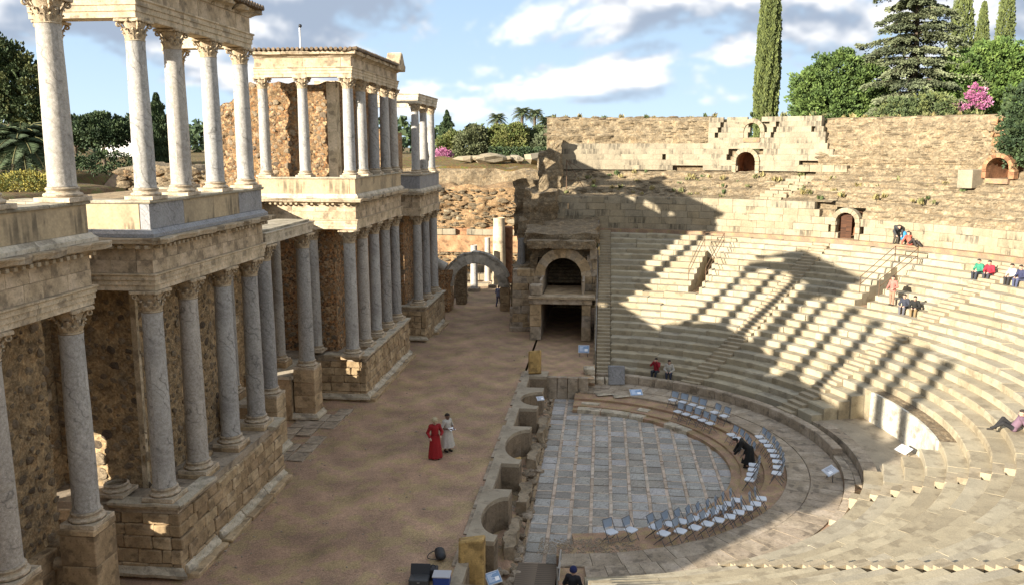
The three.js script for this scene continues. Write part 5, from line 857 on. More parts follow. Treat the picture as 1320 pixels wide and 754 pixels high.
// ------------------------------------------------------------------ folding chairs
{
  const sq = o => { const g = new THREE.BoxGeometry(o[0], o[1], o[2], 4, 1, 4); return g; };
  const seatG = (() => { const g = new THREE.BoxGeometry(0.42, 0.035, 0.40, 5, 1, 5), p = g.attributes.position; for (let i = 0; i < p.count; i++) { const x = p.getX(i), z = p.getZ(i), c = Math.pow(Math.abs(x) / 0.21, 4) * Math.pow(Math.abs(z) / 0.2, 4); p.setX(i, x * (1 - 0.10 * c)); p.setZ(i, z * (1 - 0.1 * c)); p.setY(i, p.getY(i) - 0.02 * (1 - (x / 0.21) ** 2) * (1 - (z / 0.2) ** 2)); } g.computeVertexNormals(); return uvBox(g); })();
  const backG = (() => { const g = new THREE.BoxGeometry(0.42, 0.30, 0.025, 6, 3, 1), p = g.attributes.position; for (let i = 0; i < p.count; i++) { const x = p.getX(i), y = p.getY(i); p.setZ(i, p.getZ(i) - 0.05 * (1 - (x / 0.21) ** 2)); if (Math.abs(x) > 0.2 && Math.abs(y) > 0.14) p.setX(i, x * 0.88); } g.computeVertexNormals(); return uvBox(g); })();
  const plastic = [mat(0.34, 0.40, 0.47, { rough: 0.5 }), mat(0.48, 0.53, 0.59, { rough: 0.5 })], pal = mat(0.66, 0.69, 0.73, { rough: 0.5 }), fr = mat(0.16, 0.16, 0.165, { rough: 0.5, metalness: 0.6 });
  const make = (label, group) => {
    const t = thing('folding_chair', label, 'chair', [0, 0, 0], 0, group);
    part('seat', seatG, pal, t, [0, 0.45, 0]); part('backrest', backG, plastic[0], t, [0, 0.70, -0.215], [-0.12, 0, 0]);
    for (const s of [-1, 1]) { part('leg', rod([s * 0.22, 0, 0.24], [s * 0.22, 0.86, -0.26], 0.013), fr, t); part('leg', rod([s * 0.195, 0, -0.28], [s * 0.195, 0.45, 0.14], 0.013), fr, t); }
    part('stretcher', rod([-0.22, 0.12, 0.17], [0.22, 0.12, 0.17], 0.01), fr, t); part('stretcher', rod([-0.195, 0.1, -0.19], [0.195, 0.1, -0.19], 0.01), fr, t); part('top_rail', rod([-0.22, 0.86, -0.26], [0.22, 0.86, -0.26], 0.013), fr, t);
    return t;
  };
  const G = [
    ['grey folding chair on the outer step, in the set beside the info panel', 1, [53.6, 50.0, 46.0, 42.6, 36.7, 32.6], 9.55, 'chairs by the info panel, outer step', 0],
    ['grey folding chair on the inner step, in the set beside the info panel', 1, [46.2, 42.4, 38.4, 34.4, 30.6], 8.42, 'chairs by the info panel, inner step', 0],
    ['grey folding chair on the inner step, in the curved set around the black figure', 1, [18.2, 14.6, 10.6, 6.8, 3.0, -8.6, -12.6, -16.6, -20.4], 8.5, 'chairs around the black figure', 0],
    ['grey folding chair on the outer step behind the black figure', 1, [12.6, 9.0, 5.3, 1.4, -2.6, -6.7, -10.9, -15.1], 9.5, 'chairs behind the black figure', 0],
    ['grey folding chair turned to the seats, on the outer step by the gravel', -1, [-33, -36.6, -40.0, -43.4, -46.8, -50.2, -53.6, -57.2, -61.0, -64.9], 9.62, 'turned chairs on the outer step', 1],
    ['grey folding chair turned to the seats, on the inner step by the gravel', -1, [-36.0, -39.4, -42.8, -46.2, -49.6, -53.0, -56.6, -60.2, -64.2, -70.4, -75.3], 8.78, 'turned chairs on the inner step', 1]];
  const R = mul32(301);
  for (const [label, dir, list, r, group, near] of G) { let first; for (const th of list) { let c; if (!first) { c = first = make(label, group); } else { c = first.clone(); c.name = numbered('folding_chair'); scene.add(c); c.userData = { ...first.userData }; } const p = polar(r + (R() - 0.5) * 0.08, th * D2R, r > 8.98 ? -0.885 : -1.02); c.position.set(...p); c.scale.setScalar(1.0); c.rotation.y = Math.atan2((CX - p[0]) * dir, (CZ - p[2]) * dir) + (R() - 0.5) * 0.2 + (near ? 0.5 : 0); } }
}
// ------------------------------------------------------------------ small things
{
  const R = mul32(311);
  const ochre = (label, x, y, z, ry, w, h, d, tilt) => { const t = thing('ochre_panel', label, 'stone block', [x, y, z], ry); const g = blockGeo(w, h, d, 0.05, 0.10, 5); g.translate(0, h / 2, 0); part('stone', g, M.ochre, t, [0, 0, 0], [tilt, 0, 0]); };
  ochre('tall ochre stone block leaning in the square niche beside the black bag', -3.95, -1.2, -24.9, 0.15, 0.85, 1.95, 0.5, -0.10); ochre('rough ochre stone slab standing at the end of the stage front', -3.75, 0.08, -47.6, 0.2, 0.75, 1.35, 0.3, -0.12); ochre('small ochre stone block standing in the middle round niche', -3.55, -1.2, -34.7, 0.3, 0.5, 1.0, 0.4, 0.02);
  const bag = thing('bag', 'black padded bag lying on the stage edge above the ochre block', 'bag', [-5.0, 0.02, -25.1], 0.3); const bg = new THREE.CapsuleGeometry(0.17, 0.34, 6, 12); bg.rotateX(Math.PI / 2); bg.scale(1, 0.75, 1); part('body', bg, M.black, bag, [0, 0.14, 0]); part('strap', tube([[0.1, 0.1, 0.3], [-0.3, 0.1, 0.25], [-0.42, 0.05, 0], [-0.3, 0.1, -0.2], [0, 0.2, -0.2]], 0.015), M.black, bag);
  const cs = thing('equipment_case', 'dark open equipment case on the stage near the black bag', 'case', [-5.3, 0.02, -23.35], 0.05); cs.scale.setScalar(0.8); part('shell', blockGeo(0.75, 0.3, 0.5, 0.03), mat(0.05, 0.05, 0.05, { rough: 0.5 }), cs, [0, 0.15, 0]); part('lid', blockGeo(0.75, 0.06, 0.5, 0.02), M.black, cs, [0, 0.42, -0.3], [1.2, 0, 0]); part('latch', blockGeo(0.1, 0.06, 0.02, 0.005), M.metal, cs, [0, 0.2, 0.26]);
  const cb = thing('camera_case', 'small black case standing between the equipment case and the blue box', 'case', [-4.95, 0.02, -23.75], 0.1); part('shell', blockGeo(0.28, 0.38, 0.3, 0.03), M.black, cb, [0, 0.19, 0]); part('handle', new THREE.TorusGeometry(0.07, 0.014, 6, 12, Math.PI), M.black, cb, [0, 0.38, 0]);
  const bb = thing('blue_box', 'bright blue plastic box on the stage edge', 'box', [-4.62, 0.08, -23.4], 0.05); part('tub', blockGeo(0.5, 0.26, 0.4, 0.03), M.blue, bb, [0, 0.13, 0]); part('lid', blockGeo(0.54, 0.05, 0.44, 0.015), mat(0.42, 0.42, 0.44, { rough: 0.5 }), bb, [0, 0.29, 0]);
  // information boards
  const board = (label, p, ry, w, h, pitch, face, leg = 0.4) => { const t = thing('information_board', label, 'sign', p, ry); part('panel', blockGeo(w, 0.03, h, 0.006), mat(0.55, 0.56, 0.57, { rough: 0.4 }), t, [0, leg, 0], [pitch, 0, 0]); const s = new THREE.Group(); s.position.set(0, leg, 0); s.rotation.x = pitch; s.name = 'printed_sheet'; part('print', new THREE.BoxGeometry(w * 0.9, 0.006, h * 0.86).translate(0, 0.02, 0), face, s); t.add(s); for (const q of [-1, 1]) part('leg', rod([q * w * 0.35, 0, 0], [q * w * 0.35, leg, 0], 0.025), M.metal, t); };
  const print = (bg, fg, seed) => { const c = document.createElement('canvas'); c.width = 256; c.height = 192; const x = c.getContext('2d'); x.fillStyle = bg; x.fillRect(0, 0, 256, 192); const q = mul32(seed); x.fillStyle = fg; for (let j = 0; j < 10; j++) x.fillRect(20, 20 + j * 15, 60 + 140 * q(), 6); x.fillStyle = '#ffffff'; x.fillRect(150, 90, 80, 70); const t = new THREE.CanvasTexture(c); t.colorSpace = THREE.SRGBColorSpace; return new THREE.MeshStandardMaterial({ map: t, roughness: 0.4 }); };
  const blueP = print('#7f9dc0', '#eef2f8', 4), paleP = print('#c9ccd2', '#6a7080', 6);
  board('tilted information board with blue print on the inner steps before the seats', [2.05, -0.88, -47.0], 0.2, 0.72, 0.55, 0.45, blueP, 0.2); board('upright blue information board beside the dark passage post', [-1.05, -0.02, -52.4], 0, 0.7, 0.5, 1.2, blueP, 0.5); board('pale information board on the stone walk against the low barrier', polar(11.6, -11 * D2R, -0.74), -1.4, 0.75, 0.5, 0.5, paleP, 0.4); board('pale information board at the foot of the white curved wall', polar(15.0, -0.5 * D2R, -0.42), -1.2, 0.7, 0.45, 0.5, paleP, 0.4); board('small tilted information board in the square niche beside the ochre block', [-3.35, -1.15, -25.6], 0.7, 0.55, 0.42, 0.8, blueP, 0.3); board('small white information board above the square niche next to the rubble', [-3.05, 0.07, -42.3], 0.4, 0.4, 0.3, 0.5, paleP, 0.15);
  const ls = thing('marble_slab', 'grey marble slab leaning upright against the lowest seats', 'slab', [0.95, -0.72, -48.75], 0.05); part('slab', blockGeo(0.95, 1.1, 0.14, 0.03, 0.06, 3), M.greyslab, ls, [0, 0.55, 0], [-0.18, 0, 0]);
  for (const [x, y, z, w, l] of [[0.3, -0.86, -47.0, 0.95, 'broken white marble slab lying on the inner step near the passage corner'], [1.2, -0.86, -46.7, 0.8, 'white marble fragment lying flat beside the tilted blue board']]) { const t = thing('marble_slab', l, 'slab', [x, y, z], 0.3); part('slab', blockGeo(w, 0.07, 0.55, 0.02, 0.10, 8), M.white[0], t, [0, 0.04, 0]); }
  // wooden ramp with a rail
  const rp = thing('wooden_ramp', 'grey plank ramp leading down to the marble pavement', 'ramp'); for (let i = 0; i < 16; i++) part('plank', blockGeo(1.35, 0.04, 0.145, 0.006), M.wood, rp, [-2.02, -1.22 + i * 0.012, -27.35 + i * 0.155]); for (const s of [-1, 1]) part('bearer', boxAt(-2.02 + s * 0.6 - 0.04, -2.02 + s * 0.6 + 0.04, -1.6, -1.27, -27.4, -25.0), M.wood, rp);
  const rl = thing('ramp_rail', 'pale tubular handrail beside the plank ramp', 'rail'); const rm = mat(0.45, 0.44, 0.42, { rough: 0.4, metalness: 0.5 }); part('top_rail', rod([-1.22, -0.45, -27.0], [-1.15, 0.35, -24.2], 0.025), rm, rl); part('lower_rail', rod([-1.22, -0.85, -27.0], [-1.15, -0.05, -24.2], 0.02), rm, rl); for (const [z, y] of [[-26.9, -0.43], [-25.6, -0.06], [-24.3, 0.32]]) part('post', rod([-1.2, -1.25, z], [-1.2, y, z], 0.022), rm, rl);
  // mast on the stage building
  const ms = thing('mast', 'thin white mast with a small lamp head behind the tiled cornice', 'mast', [-16.4, 17.3, -46]); part('pole', rod([0, 0, 0], [0, 2.0, 0], 0.045), mat(0.7, 0.7, 0.7), ms); part('head', new THREE.SphereGeometry(0.1, 8, 6), M.black, ms, [0.03, 2.1, 0]);
}
// ------------------------------------------------------------------ people
function sdMesh(bones, cell, infl = 0) {                     // surface nets over a smooth union of tapered capsules: [a, b, ra, rb]
  let lo = [9, 9, 9], hi = [-9, -9, -9]; for (const [a, b, ra, rb] of bones) for (const [p, r] of [[a, ra], [b, rb]]) for (let k = 0; k < 3; k++) { lo[k] = Math.min(lo[k], p[k] - r - infl - cell * 2); hi[k] = Math.max(hi[k], p[k] + r + infl + cell * 2); }
  const n = lo.map((l, k) => Math.ceil((hi[k] - l) / cell) + 1), [nx, ny, nz] = n, F = new Float32Array(nx * ny * nz), K = 0.035;
  const bb = bones.map(([a, b, ra, rb]) => { const d = [b[0] - a[0], b[1] - a[1], b[2] - a[2]]; return [a, d, d[0] * d[0] + d[1] * d[1] + d[2] * d[2] || 1e-9, ra + infl, rb + infl]; });
  let i = 0; for (let z = 0; z < nz; z++) for (let y = 0; y < ny; y++) for (let x = 0; x < nx; x++, i++) { const X = lo[0] + x * cell, Y = lo[1] + y * cell, Z = lo[2] + z * cell; let f = 9; for (const [a, d, dd, ra, rb] of bb) { const px = X - a[0], py = Y - a[1], pz = Z - a[2]; let t = (px * d[0] + py * d[1] + pz * d[2]) / dd; t = t < 0 ? 0 : t > 1 ? 1 : t; const s = Math.hypot(px - d[0] * t, py - d[1] * t, pz - d[2] * t) - (ra + (rb - ra) * t), h = Math.max(K - Math.abs(f - s), 0) / K; f = Math.min(f, s) - h * h * K * 0.25; } F[i] = f; }
  const pos = [], idx = [], map = new Int32Array(nx * ny * nz).fill(-1), id = (x, y, z) => x + nx * (y + ny * z);
  for (let z = 0; z < nz - 1; z++) for (let y = 0; y < ny - 1; y++) for (let x = 0; x < nx - 1; x++) { let m = 0, c = [0, 0, 0], k = 0; const v = []; for (let q = 0; q < 8; q++) v.push(F[id(x + (q & 1), y + (q >> 1 & 1), z + (q >> 2))]); for (let q = 0; q < 8; q++) if (v[q] < 0) m |= 1 << q; if (!m || m === 255) continue;
    for (const [a, b] of [[0, 1], [2, 3], [4, 5], [6, 7], [0, 2], [1, 3], [4, 6], [5, 7], [0, 4], [1, 5], [2, 6], [3, 7]]) if ((v[a] < 0) !== (v[b] < 0)) { const t = v[a] / (v[a] - v[b]); c[0] += lerp(a & 1, b & 1, t); c[1] += lerp(a >> 1 & 1, b >> 1 & 1, t); c[2] += lerp(a >> 2, b >> 2, t); k++; }
    map[id(x, y, z)] = pos.length / 3; pos.push(lo[0] + (x + c[0] / k) * cell, lo[1] + (y + c[1] / k) * cell, lo[2] + (z + c[2] / k) * cell); }
  for (let z = 1; z < nz - 1; z++) for (let y = 1; y < ny - 1; y++) for (let x = 1; x < nx - 1; x++) { const a = F[id(x, y, z)] < 0; for (const [dx, dy, dz, u, v] of [[1, 0, 0, [0, 1, 0], [0, 0, 1]], [0, 1, 0, [0, 0, 1], [1, 0, 0]], [0, 0, 1, [1, 0, 0], [0, 1, 0]]]) { if (a === F[id(x + dx, y + dy, z + dz)] < 0) continue; const g = (p, q) => map[id(x - p * u[0] - q * v[0], y - p * u[1] - q * v[1], z - p * u[2] - q * v[2])], A = g(0, 0), B = g(1, 0), C = g(1, 1), D = g(0, 1); if (A < 0 || B < 0 || C < 0 || D < 0) continue; if (a) idx.push(A, B, C, A, C, D); else idx.push(A, C, B, A, D, C); } }
  const g = new THREE.BufferGeometry(); g.setAttribute('position', new THREE.Float32BufferAttribute(pos, 3)); g.setIndex(idx); g.computeVertexNormals(); return uvBox(g, 1);
}
const V3 = (a, b, t) => [lerp(a[0], b[0], t), lerp(a[1], b[1], t), lerp(a[2], b[2], t)], add = (a, b) => [a[0] + b[0], a[1] + b[1], a[2] + b[2]];
// poses face +z; y = 0 is the ground (for sitters the ground under the feet)
const POSE = {
  stand: () => ({ hip: [0, 0.92, 0], chest: [0, 1.32, 0.0], neck: [0, 1.47, 0.01], head: [0, 1.60, 0.03], kn: [[-0.1, 0.49, 0.02], [0.1, 0.49, 0.04]], an: [[-0.11, 0.08, -0.02], [0.11, 0.08, 0.03]], el: [[-0.30, 1.12, -0.02], [0.30, 1.12, 0]], wr: [[-0.24, 0.98, 0.20], [0.22, 1.05, 0.22]] }),
  walk: () => ({ hip: [0, 0.92, 0], chest: [0, 1.32, 0.03], neck: [0, 1.47, 0.05], head: [0, 1.60, 0.08], kn: [[-0.1, 0.50, 0.16], [0.1, 0.49, -0.02]], an: [[-0.1, 0.10, 0.26], [0.1, 0.13, -0.30]], el: [[-0.27, 1.13, -0.14], [0.27, 1.13, 0.08]], wr: [[-0.26, 0.92, -0.06], [0.25, 0.94, 0.26]] }),
  sit: () => ({ hip: [0, 0.46, 0], chest: [0, 0.86, 0.06], neck: [0, 1.0, 0.09], head: [0, 1.13, 0.13], kn: [[-0.12, 0.52, 0.42], [0.12, 0.52, 0.42]], an: [[-0.11, 0.08, 0.44], [0.11, 0.08, 0.48]], el: [[-0.27, 0.68, 0.12], [0.27, 0.68, 0.12]], wr: [[-0.12, 0.62, 0.36], [0.12, 0.62, 0.36]] }),
  lookout: () => ({ hip: [0, 0.46, 0], chest: [0, 0.86, 0.02], neck: [0, 1.0, 0.04], head: [0, 1.13, 0.07], kn: [[-0.12, 0.52, 0.42], [0.12, 0.52, 0.42]], an: [[-0.11, 0.08, 0.44], [0.11, 0.08, 0.48]], el: [[-0.25, 0.84, 0.24], [0.25, 0.84, 0.24]], wr: [[-0.08, 1.08, 0.24], [0.08, 1.08, 0.24]] }),
  lounge: () => ({ hip: [0, 0.12, 0], chest: [0, 0.46, -0.22], neck: [0, 0.60, -0.26], head: [0, 0.73, -0.24], kn: [[-0.12, 0.42, 0.36], [0.12, 0.30, 0.40]], an: [[-0.11, 0.06, 0.62], [0.11, 0.06, 0.78]], el: [[-0.27, 0.28, -0.36], [0.27, 0.28, -0.36]], wr: [[-0.28, 0.05, -0.46], [0.28, 0.05, -0.46]] }),
  bend: () => ({ hip: [0, 0.80, -0.12], chest: [0, 1.05, 0.20], neck: [0, 1.12, 0.34], head: [0, 1.12, 0.48], kn: [[-0.1, 0.46, 0.08], [0.1, 0.46, 0.10]], an: [[-0.11, 0.08, -0.1], [0.11, 0.08, -0.06]], el: [[-0.25, 0.84, 0.34], [0.25, 0.84, 0.34]], wr: [[-0.16, 0.62, 0.48], [0.16, 0.62, 0.48]] }),
};
const skinM = [mat(0.46, 0.28, 0.20, { rough: 0.6 }), mat(0.16, 0.085, 0.055, { rough: 0.6 })];
function person(label, p, ry, pose, o) {
  const t = thing('person', label, 'person', p, ry, o.group), J = POSE[pose](), S = o.s ?? 1, cell = o.cell ?? 0.024, cloth = c => mat(c[0], c[1], c[2], { rough: 0.85, map: T.seat });
  if (o.edit) o.edit(J);
  const sh = [-1, 1].map(s => add(J.chest, [s * 0.17, 0.08, -0.01])), hp = [-1, 1].map(s => add(J.hip, [s * 0.09, -0.02, 0]));
  const torso = [[J.hip, V3(J.hip, J.chest, 0.5), 0.135, 0.12], [V3(J.hip, J.chest, 0.5), J.chest, 0.125, 0.14], [sh[0], sh[1], 0.065, 0.065], [hp[0], hp[1], 0.10, 0.10]];
  const arms = [0, 1].flatMap(i => [[sh[i], J.el[i], 0.055, 0.042], [J.el[i], J.wr[i], 0.041, 0.03]]);
  const legs = [0, 1].flatMap(i => [[hp[i], J.kn[i], 0.085, 0.058], [J.kn[i], J.an[i], 0.058, 0.04]]);
  const feet = [0, 1].map(i => [add(J.an[i], [0, -0.035, -0.03]), add(J.an[i], [0, -0.05, 0.14]), 0.042, 0.034]);
  const up = J.head, head = [[add(up, [0, 0.035, -0.02]), add(up, [0, 0.03, 0.02]), 0.095, 0.09], [up, add(up, [0, -0.075, 0.045]), 0.075, 0.05], [add(up, [0, -0.005, 0.09]), add(up, [0, -0.035, 0.118]), 0.012, 0.017], [J.neck, up, 0.05, 0.05], [J.chest, J.neck, 0.07, 0.052], ...[-1, 1].map(s => [add(up, [s * 0.092, 0.01, -0.01]), add(up, [s * 0.092, -0.03, -0.005]), 0.016, 0.012])];
  const hands = [0, 1].flatMap(i => { const e = J.el[i], w = J.wr[i], L = Math.hypot(w[0] - e[0], w[1] - e[1], w[2] - e[2]), d = [(w[0] - e[0]) / L, (w[1] - e[1]) / L, (w[2] - e[2]) / L], side = [i ? -d[1] : d[1], i ? d[0] : -d[0], 0.2], q = (f, s) => [w[0] + d[0] * f + side[0] * s, w[1] + d[1] * f + side[1] * s, w[2] + d[2] * f + side[2] * s]; const out = [[w, q(0.07, 0), 0.026, 0.034]]; [-0.03, -0.01, 0.01, 0.028].forEach((s, k) => { const l = [0.06, 0.07, 0.066, 0.05][k], a = q(0.08, s), b = q(0.08 + l, s * 1.2); out.push([a, add(b, [0, -0.015, 0]), 0.010, 0.008]); }); out.push([q(0.02, 0.034), q(0.075, 0.06), 0.011, 0.009]); return out; });
  const sk = skinM[o.dark ? 1 : 0];
  part('body', sdMesh([...torso, ...arms, ...legs, ...head, ...hands, ...feet], cell), sk, t);
  part('eyes', merge([-1, 1].map(s => new THREE.SphereGeometry(0.012, 6, 5).translate(up[0] + s * 0.034, up[1] + 0.012, up[2] + 0.098))), M.black, t);
  part('shirt', sdMesh([...torso, ...(o.sleeves === false ? [] : o.short ? arms.map((a, k) => k % 2 ? null : a).filter(Boolean) : arms)], cell, 0.022), cloth(o.top), t);
  if (o.robe) { const q = o.robe, hem = add(J.hip, [0, -J.hip[1] + q.hem, 0.02]), g = surf(40, 14, (u, v) => { const a = u * Math.PI * 2, c = V3(J.hip, hem, v), r = lerp(0.165, q.r, Math.pow(v, 0.8)) * (1 + 0.07 * v * Math.sin(a * 9 + 2) + 0.04 * v * Math.sin(a * 5)); return [c[0] + Math.cos(a) * r * 1.1, c[1] + 0.05 * (1 - v) * 2, c[2] + Math.sin(a) * r * 0.95]; }); part('robe', g, cloth(q.c || o.top), t); }
  else part('trousers', sdMesh(legs.concat([torso[3]]), cell, 0.016), cloth(o.bottom), t);
  part('shoes', sdMesh(feet, cell * 0.8, 0.008), mat(...(o.shoes || [0.03, 0.025, 0.02])), t);
  if (o.hat) { const g = new THREE.SphereGeometry(0.125, 16, 10, 0, Math.PI * 2, 0, Math.PI * 0.62); g.scale(1, 1.1, 1.08); part('headdress', uvBox(g), cloth(o.hat), t, add(up, [0, 0.045, -0.015])); }
  else { const g = sdMesh([[add(up, [0, 0.055, -0.03]), add(up, [0, 0.06, 0.015]), 0.098, 0.09], [add(up, [0, 0.03, -0.06]), add(up, [0, o.long ? -0.14 : -0.03, -0.075]), 0.08, 0.05]], cell * 0.8); part('hair', g, mat(...(o.hair || [0.03, 0.02, 0.014])), t); }
  t.scale.setScalar(S); return t;
}
const seatAt = (th, k, back = 0.22) => polar(rowR(k) + back, th * D2R, rowY(k) - 0.46 + 0.02), toC = p => Math.atan2(CX - p[0], CZ - p[2]);
person('person in a long red robe and pale headdress standing on the stage', [-6.88, 0.02, -33.8], 0.35, 'stand', { s: 1.02, top: [0.42, 0.012, 0.02], robe: { hem: 0.06, r: 0.27 }, hat: [0.74, 0.66, 0.48], cell: 0.016 });
person('person in a white tunic holding papers beside the red robe', [-6.52, 0.02, -34.7], 0.9, 'stand', { s: 0.98, dark: true, top: [0.72, 0.72, 0.74], robe: { hem: 0.24, r: 0.30 }, short: true, cell: 0.016, edit: J => { J.wr = [[-0.10, 1.10, 0.30], [0.12, 1.10, 0.30]]; } });
{ const b = thing('papers', 'sheet of white papers held by the person in the white tunic', 'papers', [-6.28, 1.10, -34.5], 0.9); part('sheet', blockGeo(0.28, 0.012, 0.21, 0.002), mat(0.8, 0.8, 0.8), b, [0, 0, 0], [0.35, 0, 0]); }
person('person in a blue shirt walking away under the round arch', [-8.45, 0.03, -68.6], Math.PI - 0.2, 'walk', { top: [0.32, 0.36, 0.62], bottom: [0.10, 0.10, 0.20], short: true });
{ const p = seatAt(67.4, 0); person('person in a red jacket sitting with hands raised, on the lowest shaded seats', p, toC(p), 'lookout', { top: [0.40, 0.015, 0.03], bottom: [0.03, 0.035, 0.06] }); }
{ const p = seatAt(63.9, 0); person('person in a white top sitting beside the red jacket on the shaded seats', p, toC(p) + 0.3, 'sit', { top: [0.62, 0.62, 0.62], bottom: [0.04, 0.05, 0.10], long: true }); }
{ const p = polar(28.6, 43.9 * D2R, 6.82); person('person in dark clothes with a blue bag standing bent on the upper walk', p, toC(p) + 0.8, 'bend', { top: [0.05, 0.055, 0.07], bottom: [0.10, 0.09, 0.08] }); }
{ const p = polar(28.7, 43.0 * D2R, 6.84); const b = thing('backpack', 'bright blue backpack beside the bent person on the upper walk', 'bag', p, 0.4); const g = new THREE.CapsuleGeometry(0.2, 0.25, 5, 12); part('body', g, mat(0.03, 0.22, 0.42, { rough: 0.7 }), b, [0, 0.5, 0]); part('pocket', blockGeo(0.26, 0.22, 0.1, 0.03), mat(0.02, 0.12, 0.28), b, [0, 0.42, 0.18]); }
{ const p = polar(28.55, 41.9 * D2R, 6.82); person('person in a coral top lounging on the upper walk', p, toC(p) + 1.2, 'lounge', { top: [0.62, 0.16, 0.12], bottom: [0.05, 0.04, 0.04] }); }
{ const p = seatAt(29.6, 19); person('person in a green top sitting on the upper rows beside the red coat', p, toC(p), 'sit', { top: [0.05, 0.34, 0.24], bottom: [0.05, 0.06, 0.09] }); }
{ const p = seatAt(28.2, 19); person('person in a bright red coat sitting on the upper rows', p, toC(p) + 0.2, 'sit', { top: [0.62, 0.03, 0.07], bottom: [0.07, 0.07, 0.10], long: true }); }
{ const p = seatAt(25.1, 19); person('person in a white shirt sitting on the upper rows', p, toC(p), 'sit', { top: [0.70, 0.70, 0.70], bottom: [0.04, 0.04, 0.05] }); }
{ const p = seatAt(23.9, 19); person('person in a navy top sitting beside the white shirt on the upper rows', p, toC(p), 'sit', { top: [0.05, 0.06, 0.16], bottom: [0.10, 0.12, 0.25] }); }
{ const p = polar(rowR(13) + 0.3, 35.0 * D2R, rowY(13) + 0.01); person('person in a coral and white top standing below the railed vomitory', p, toC(p), 'stand', { top: [0.62, 0.24, 0.22], bottom: [0.42, 0.26, 0.2], long: true, s: 0.98 }); }
{ const p = seatAt(32.6, 13); person('person in dark blue clothes sitting next to the railed vomitory', p, toC(p) + 0.3, 'sit', { top: [0.05, 0.06, 0.10], bottom: [0.16, 0.17, 0.22] }); }
{ const p = seatAt(30.9, 13); person('person in black leaning on the seat row next to the dark blue clothes', p, toC(p) + 0.5, 'sit', { top: [0.02, 0.02, 0.02], bottom: [0.30, 0.22, 0.12] }); }
{ const p = polar(rowR(7) + 0.3, -12.0 * D2R, rowY(7) + 0.02); person('person in dark trousers reclining on the sunlit rows beside the worn stair', p, toC(p), 'lounge', { top: [0.22, 0.14, 0.22], bottom: [0.02, 0.02, 0.025] }); }
person('person in a black cloak bending among the curved set of chairs', polar(8.25, -2.6 * D2R, -1.02), toC(polar(8.25, -2.6 * D2R, 0)), 'bend', { top: [0.012, 0.012, 0.012], robe: { hem: 0.2, r: 0.3 }, s: 1.05 });
person('person in a dark jacket and blue cap beside the plank ramp', [-0.72, -1.5, -24.6], 2.8, 'stand', { top: [0.02, 0.02, 0.03], bottom: [0.03, 0.03, 0.05], hat: [0.02, 0.03, 0.16], s: 0.97 });
// ------------------------------------------------------------------ trees and plants
// leaves: list of [x, y, z, size, dirx, diry, dirz, colour index]; each a folded pair of triangles
function leafMesh(L, cols, fold = 0.35) {
  const n = L.length, pos = new Float32Array(n * 18), col = new Float32Array(n * 18), a = new THREE.Vector3(), b = new THREE.Vector3(), c = new THREE.Vector3(), R = mul32(n + 5);
  for (let i = 0; i < n; i++) {
    const [x, y, z, s, dx, dy, dz, ci, asp = 0.5] = L[i]; a.set(dx, dy, dz).normalize(); b.set(R() - 0.5, R() - 0.5, R() - 0.5).cross(a).normalize(); c.crossVectors(a, b).multiplyScalar(s * fold); a.multiplyScalar(s); b.multiplyScalar(s * asp);
    const P = [[x, y, z], [x + a.x * 0.5 + b.x + c.x, y + a.y * 0.5 + b.y + c.y, z + a.z * 0.5 + b.z + c.z], [x + a.x, y + a.y, z + a.z], [x + a.x * 0.5 - b.x + c.x, y + a.y * 0.5 - b.y + c.y, z + a.z * 0.5 - b.z + c.z]], base = cols[ci % cols.length], v = 0.75 + 0.5 * R();
    [0, 1, 2, 0, 2, 3].forEach((q, k) => { pos.set(P[q], i * 18 + k * 3); col[i * 18 + k * 3] = base[0] * v; col[i * 18 + k * 3 + 1] = base[1] * v; col[i * 18 + k * 3 + 2] = base[2] * v; });
  }
  const g = new THREE.BufferGeometry(); g.setAttribute('position', new THREE.BufferAttribute(pos, 3)); g.setAttribute('color', new THREE.BufferAttribute(col, 3)); g.computeVertexNormals(); return g;
}
const rv = R => { const u = R() * 2 - 1, a = R() * 6.2832, q = Math.sqrt(1 - u * u); return [q * Math.cos(a), u, q * Math.sin(a)]; };
const GREEN = { pine: [[0.095, 0.15, 0.035], [0.13, 0.19, 0.045], [0.07, 0.115, 0.03]], cedar: [[0.15, 0.17, 0.085], [0.19, 0.21, 0.11], [0.115, 0.135, 0.07]], cyp: [[0.115, 0.14, 0.04], [0.14, 0.165, 0.045], [0.09, 0.115, 0.035]], dark: [[0.03, 0.055, 0.02], [0.045, 0.075, 0.025], [0.06, 0.09, 0.03]], olive: [[0.14, 0.16, 0.04], [0.11, 0.14, 0.035], [0.17, 0.17, 0.05]], pink: [[0.46, 0.16, 0.30], [0.54, 0.24, 0.38], [0.36, 0.11, 0.22]], palm: [[0.045, 0.07, 0.03], [0.06, 0.09, 0.035]], yellow: [[0.32, 0.27, 0.05], [0.16, 0.18, 0.05], [0.24, 0.22, 0.05]] };
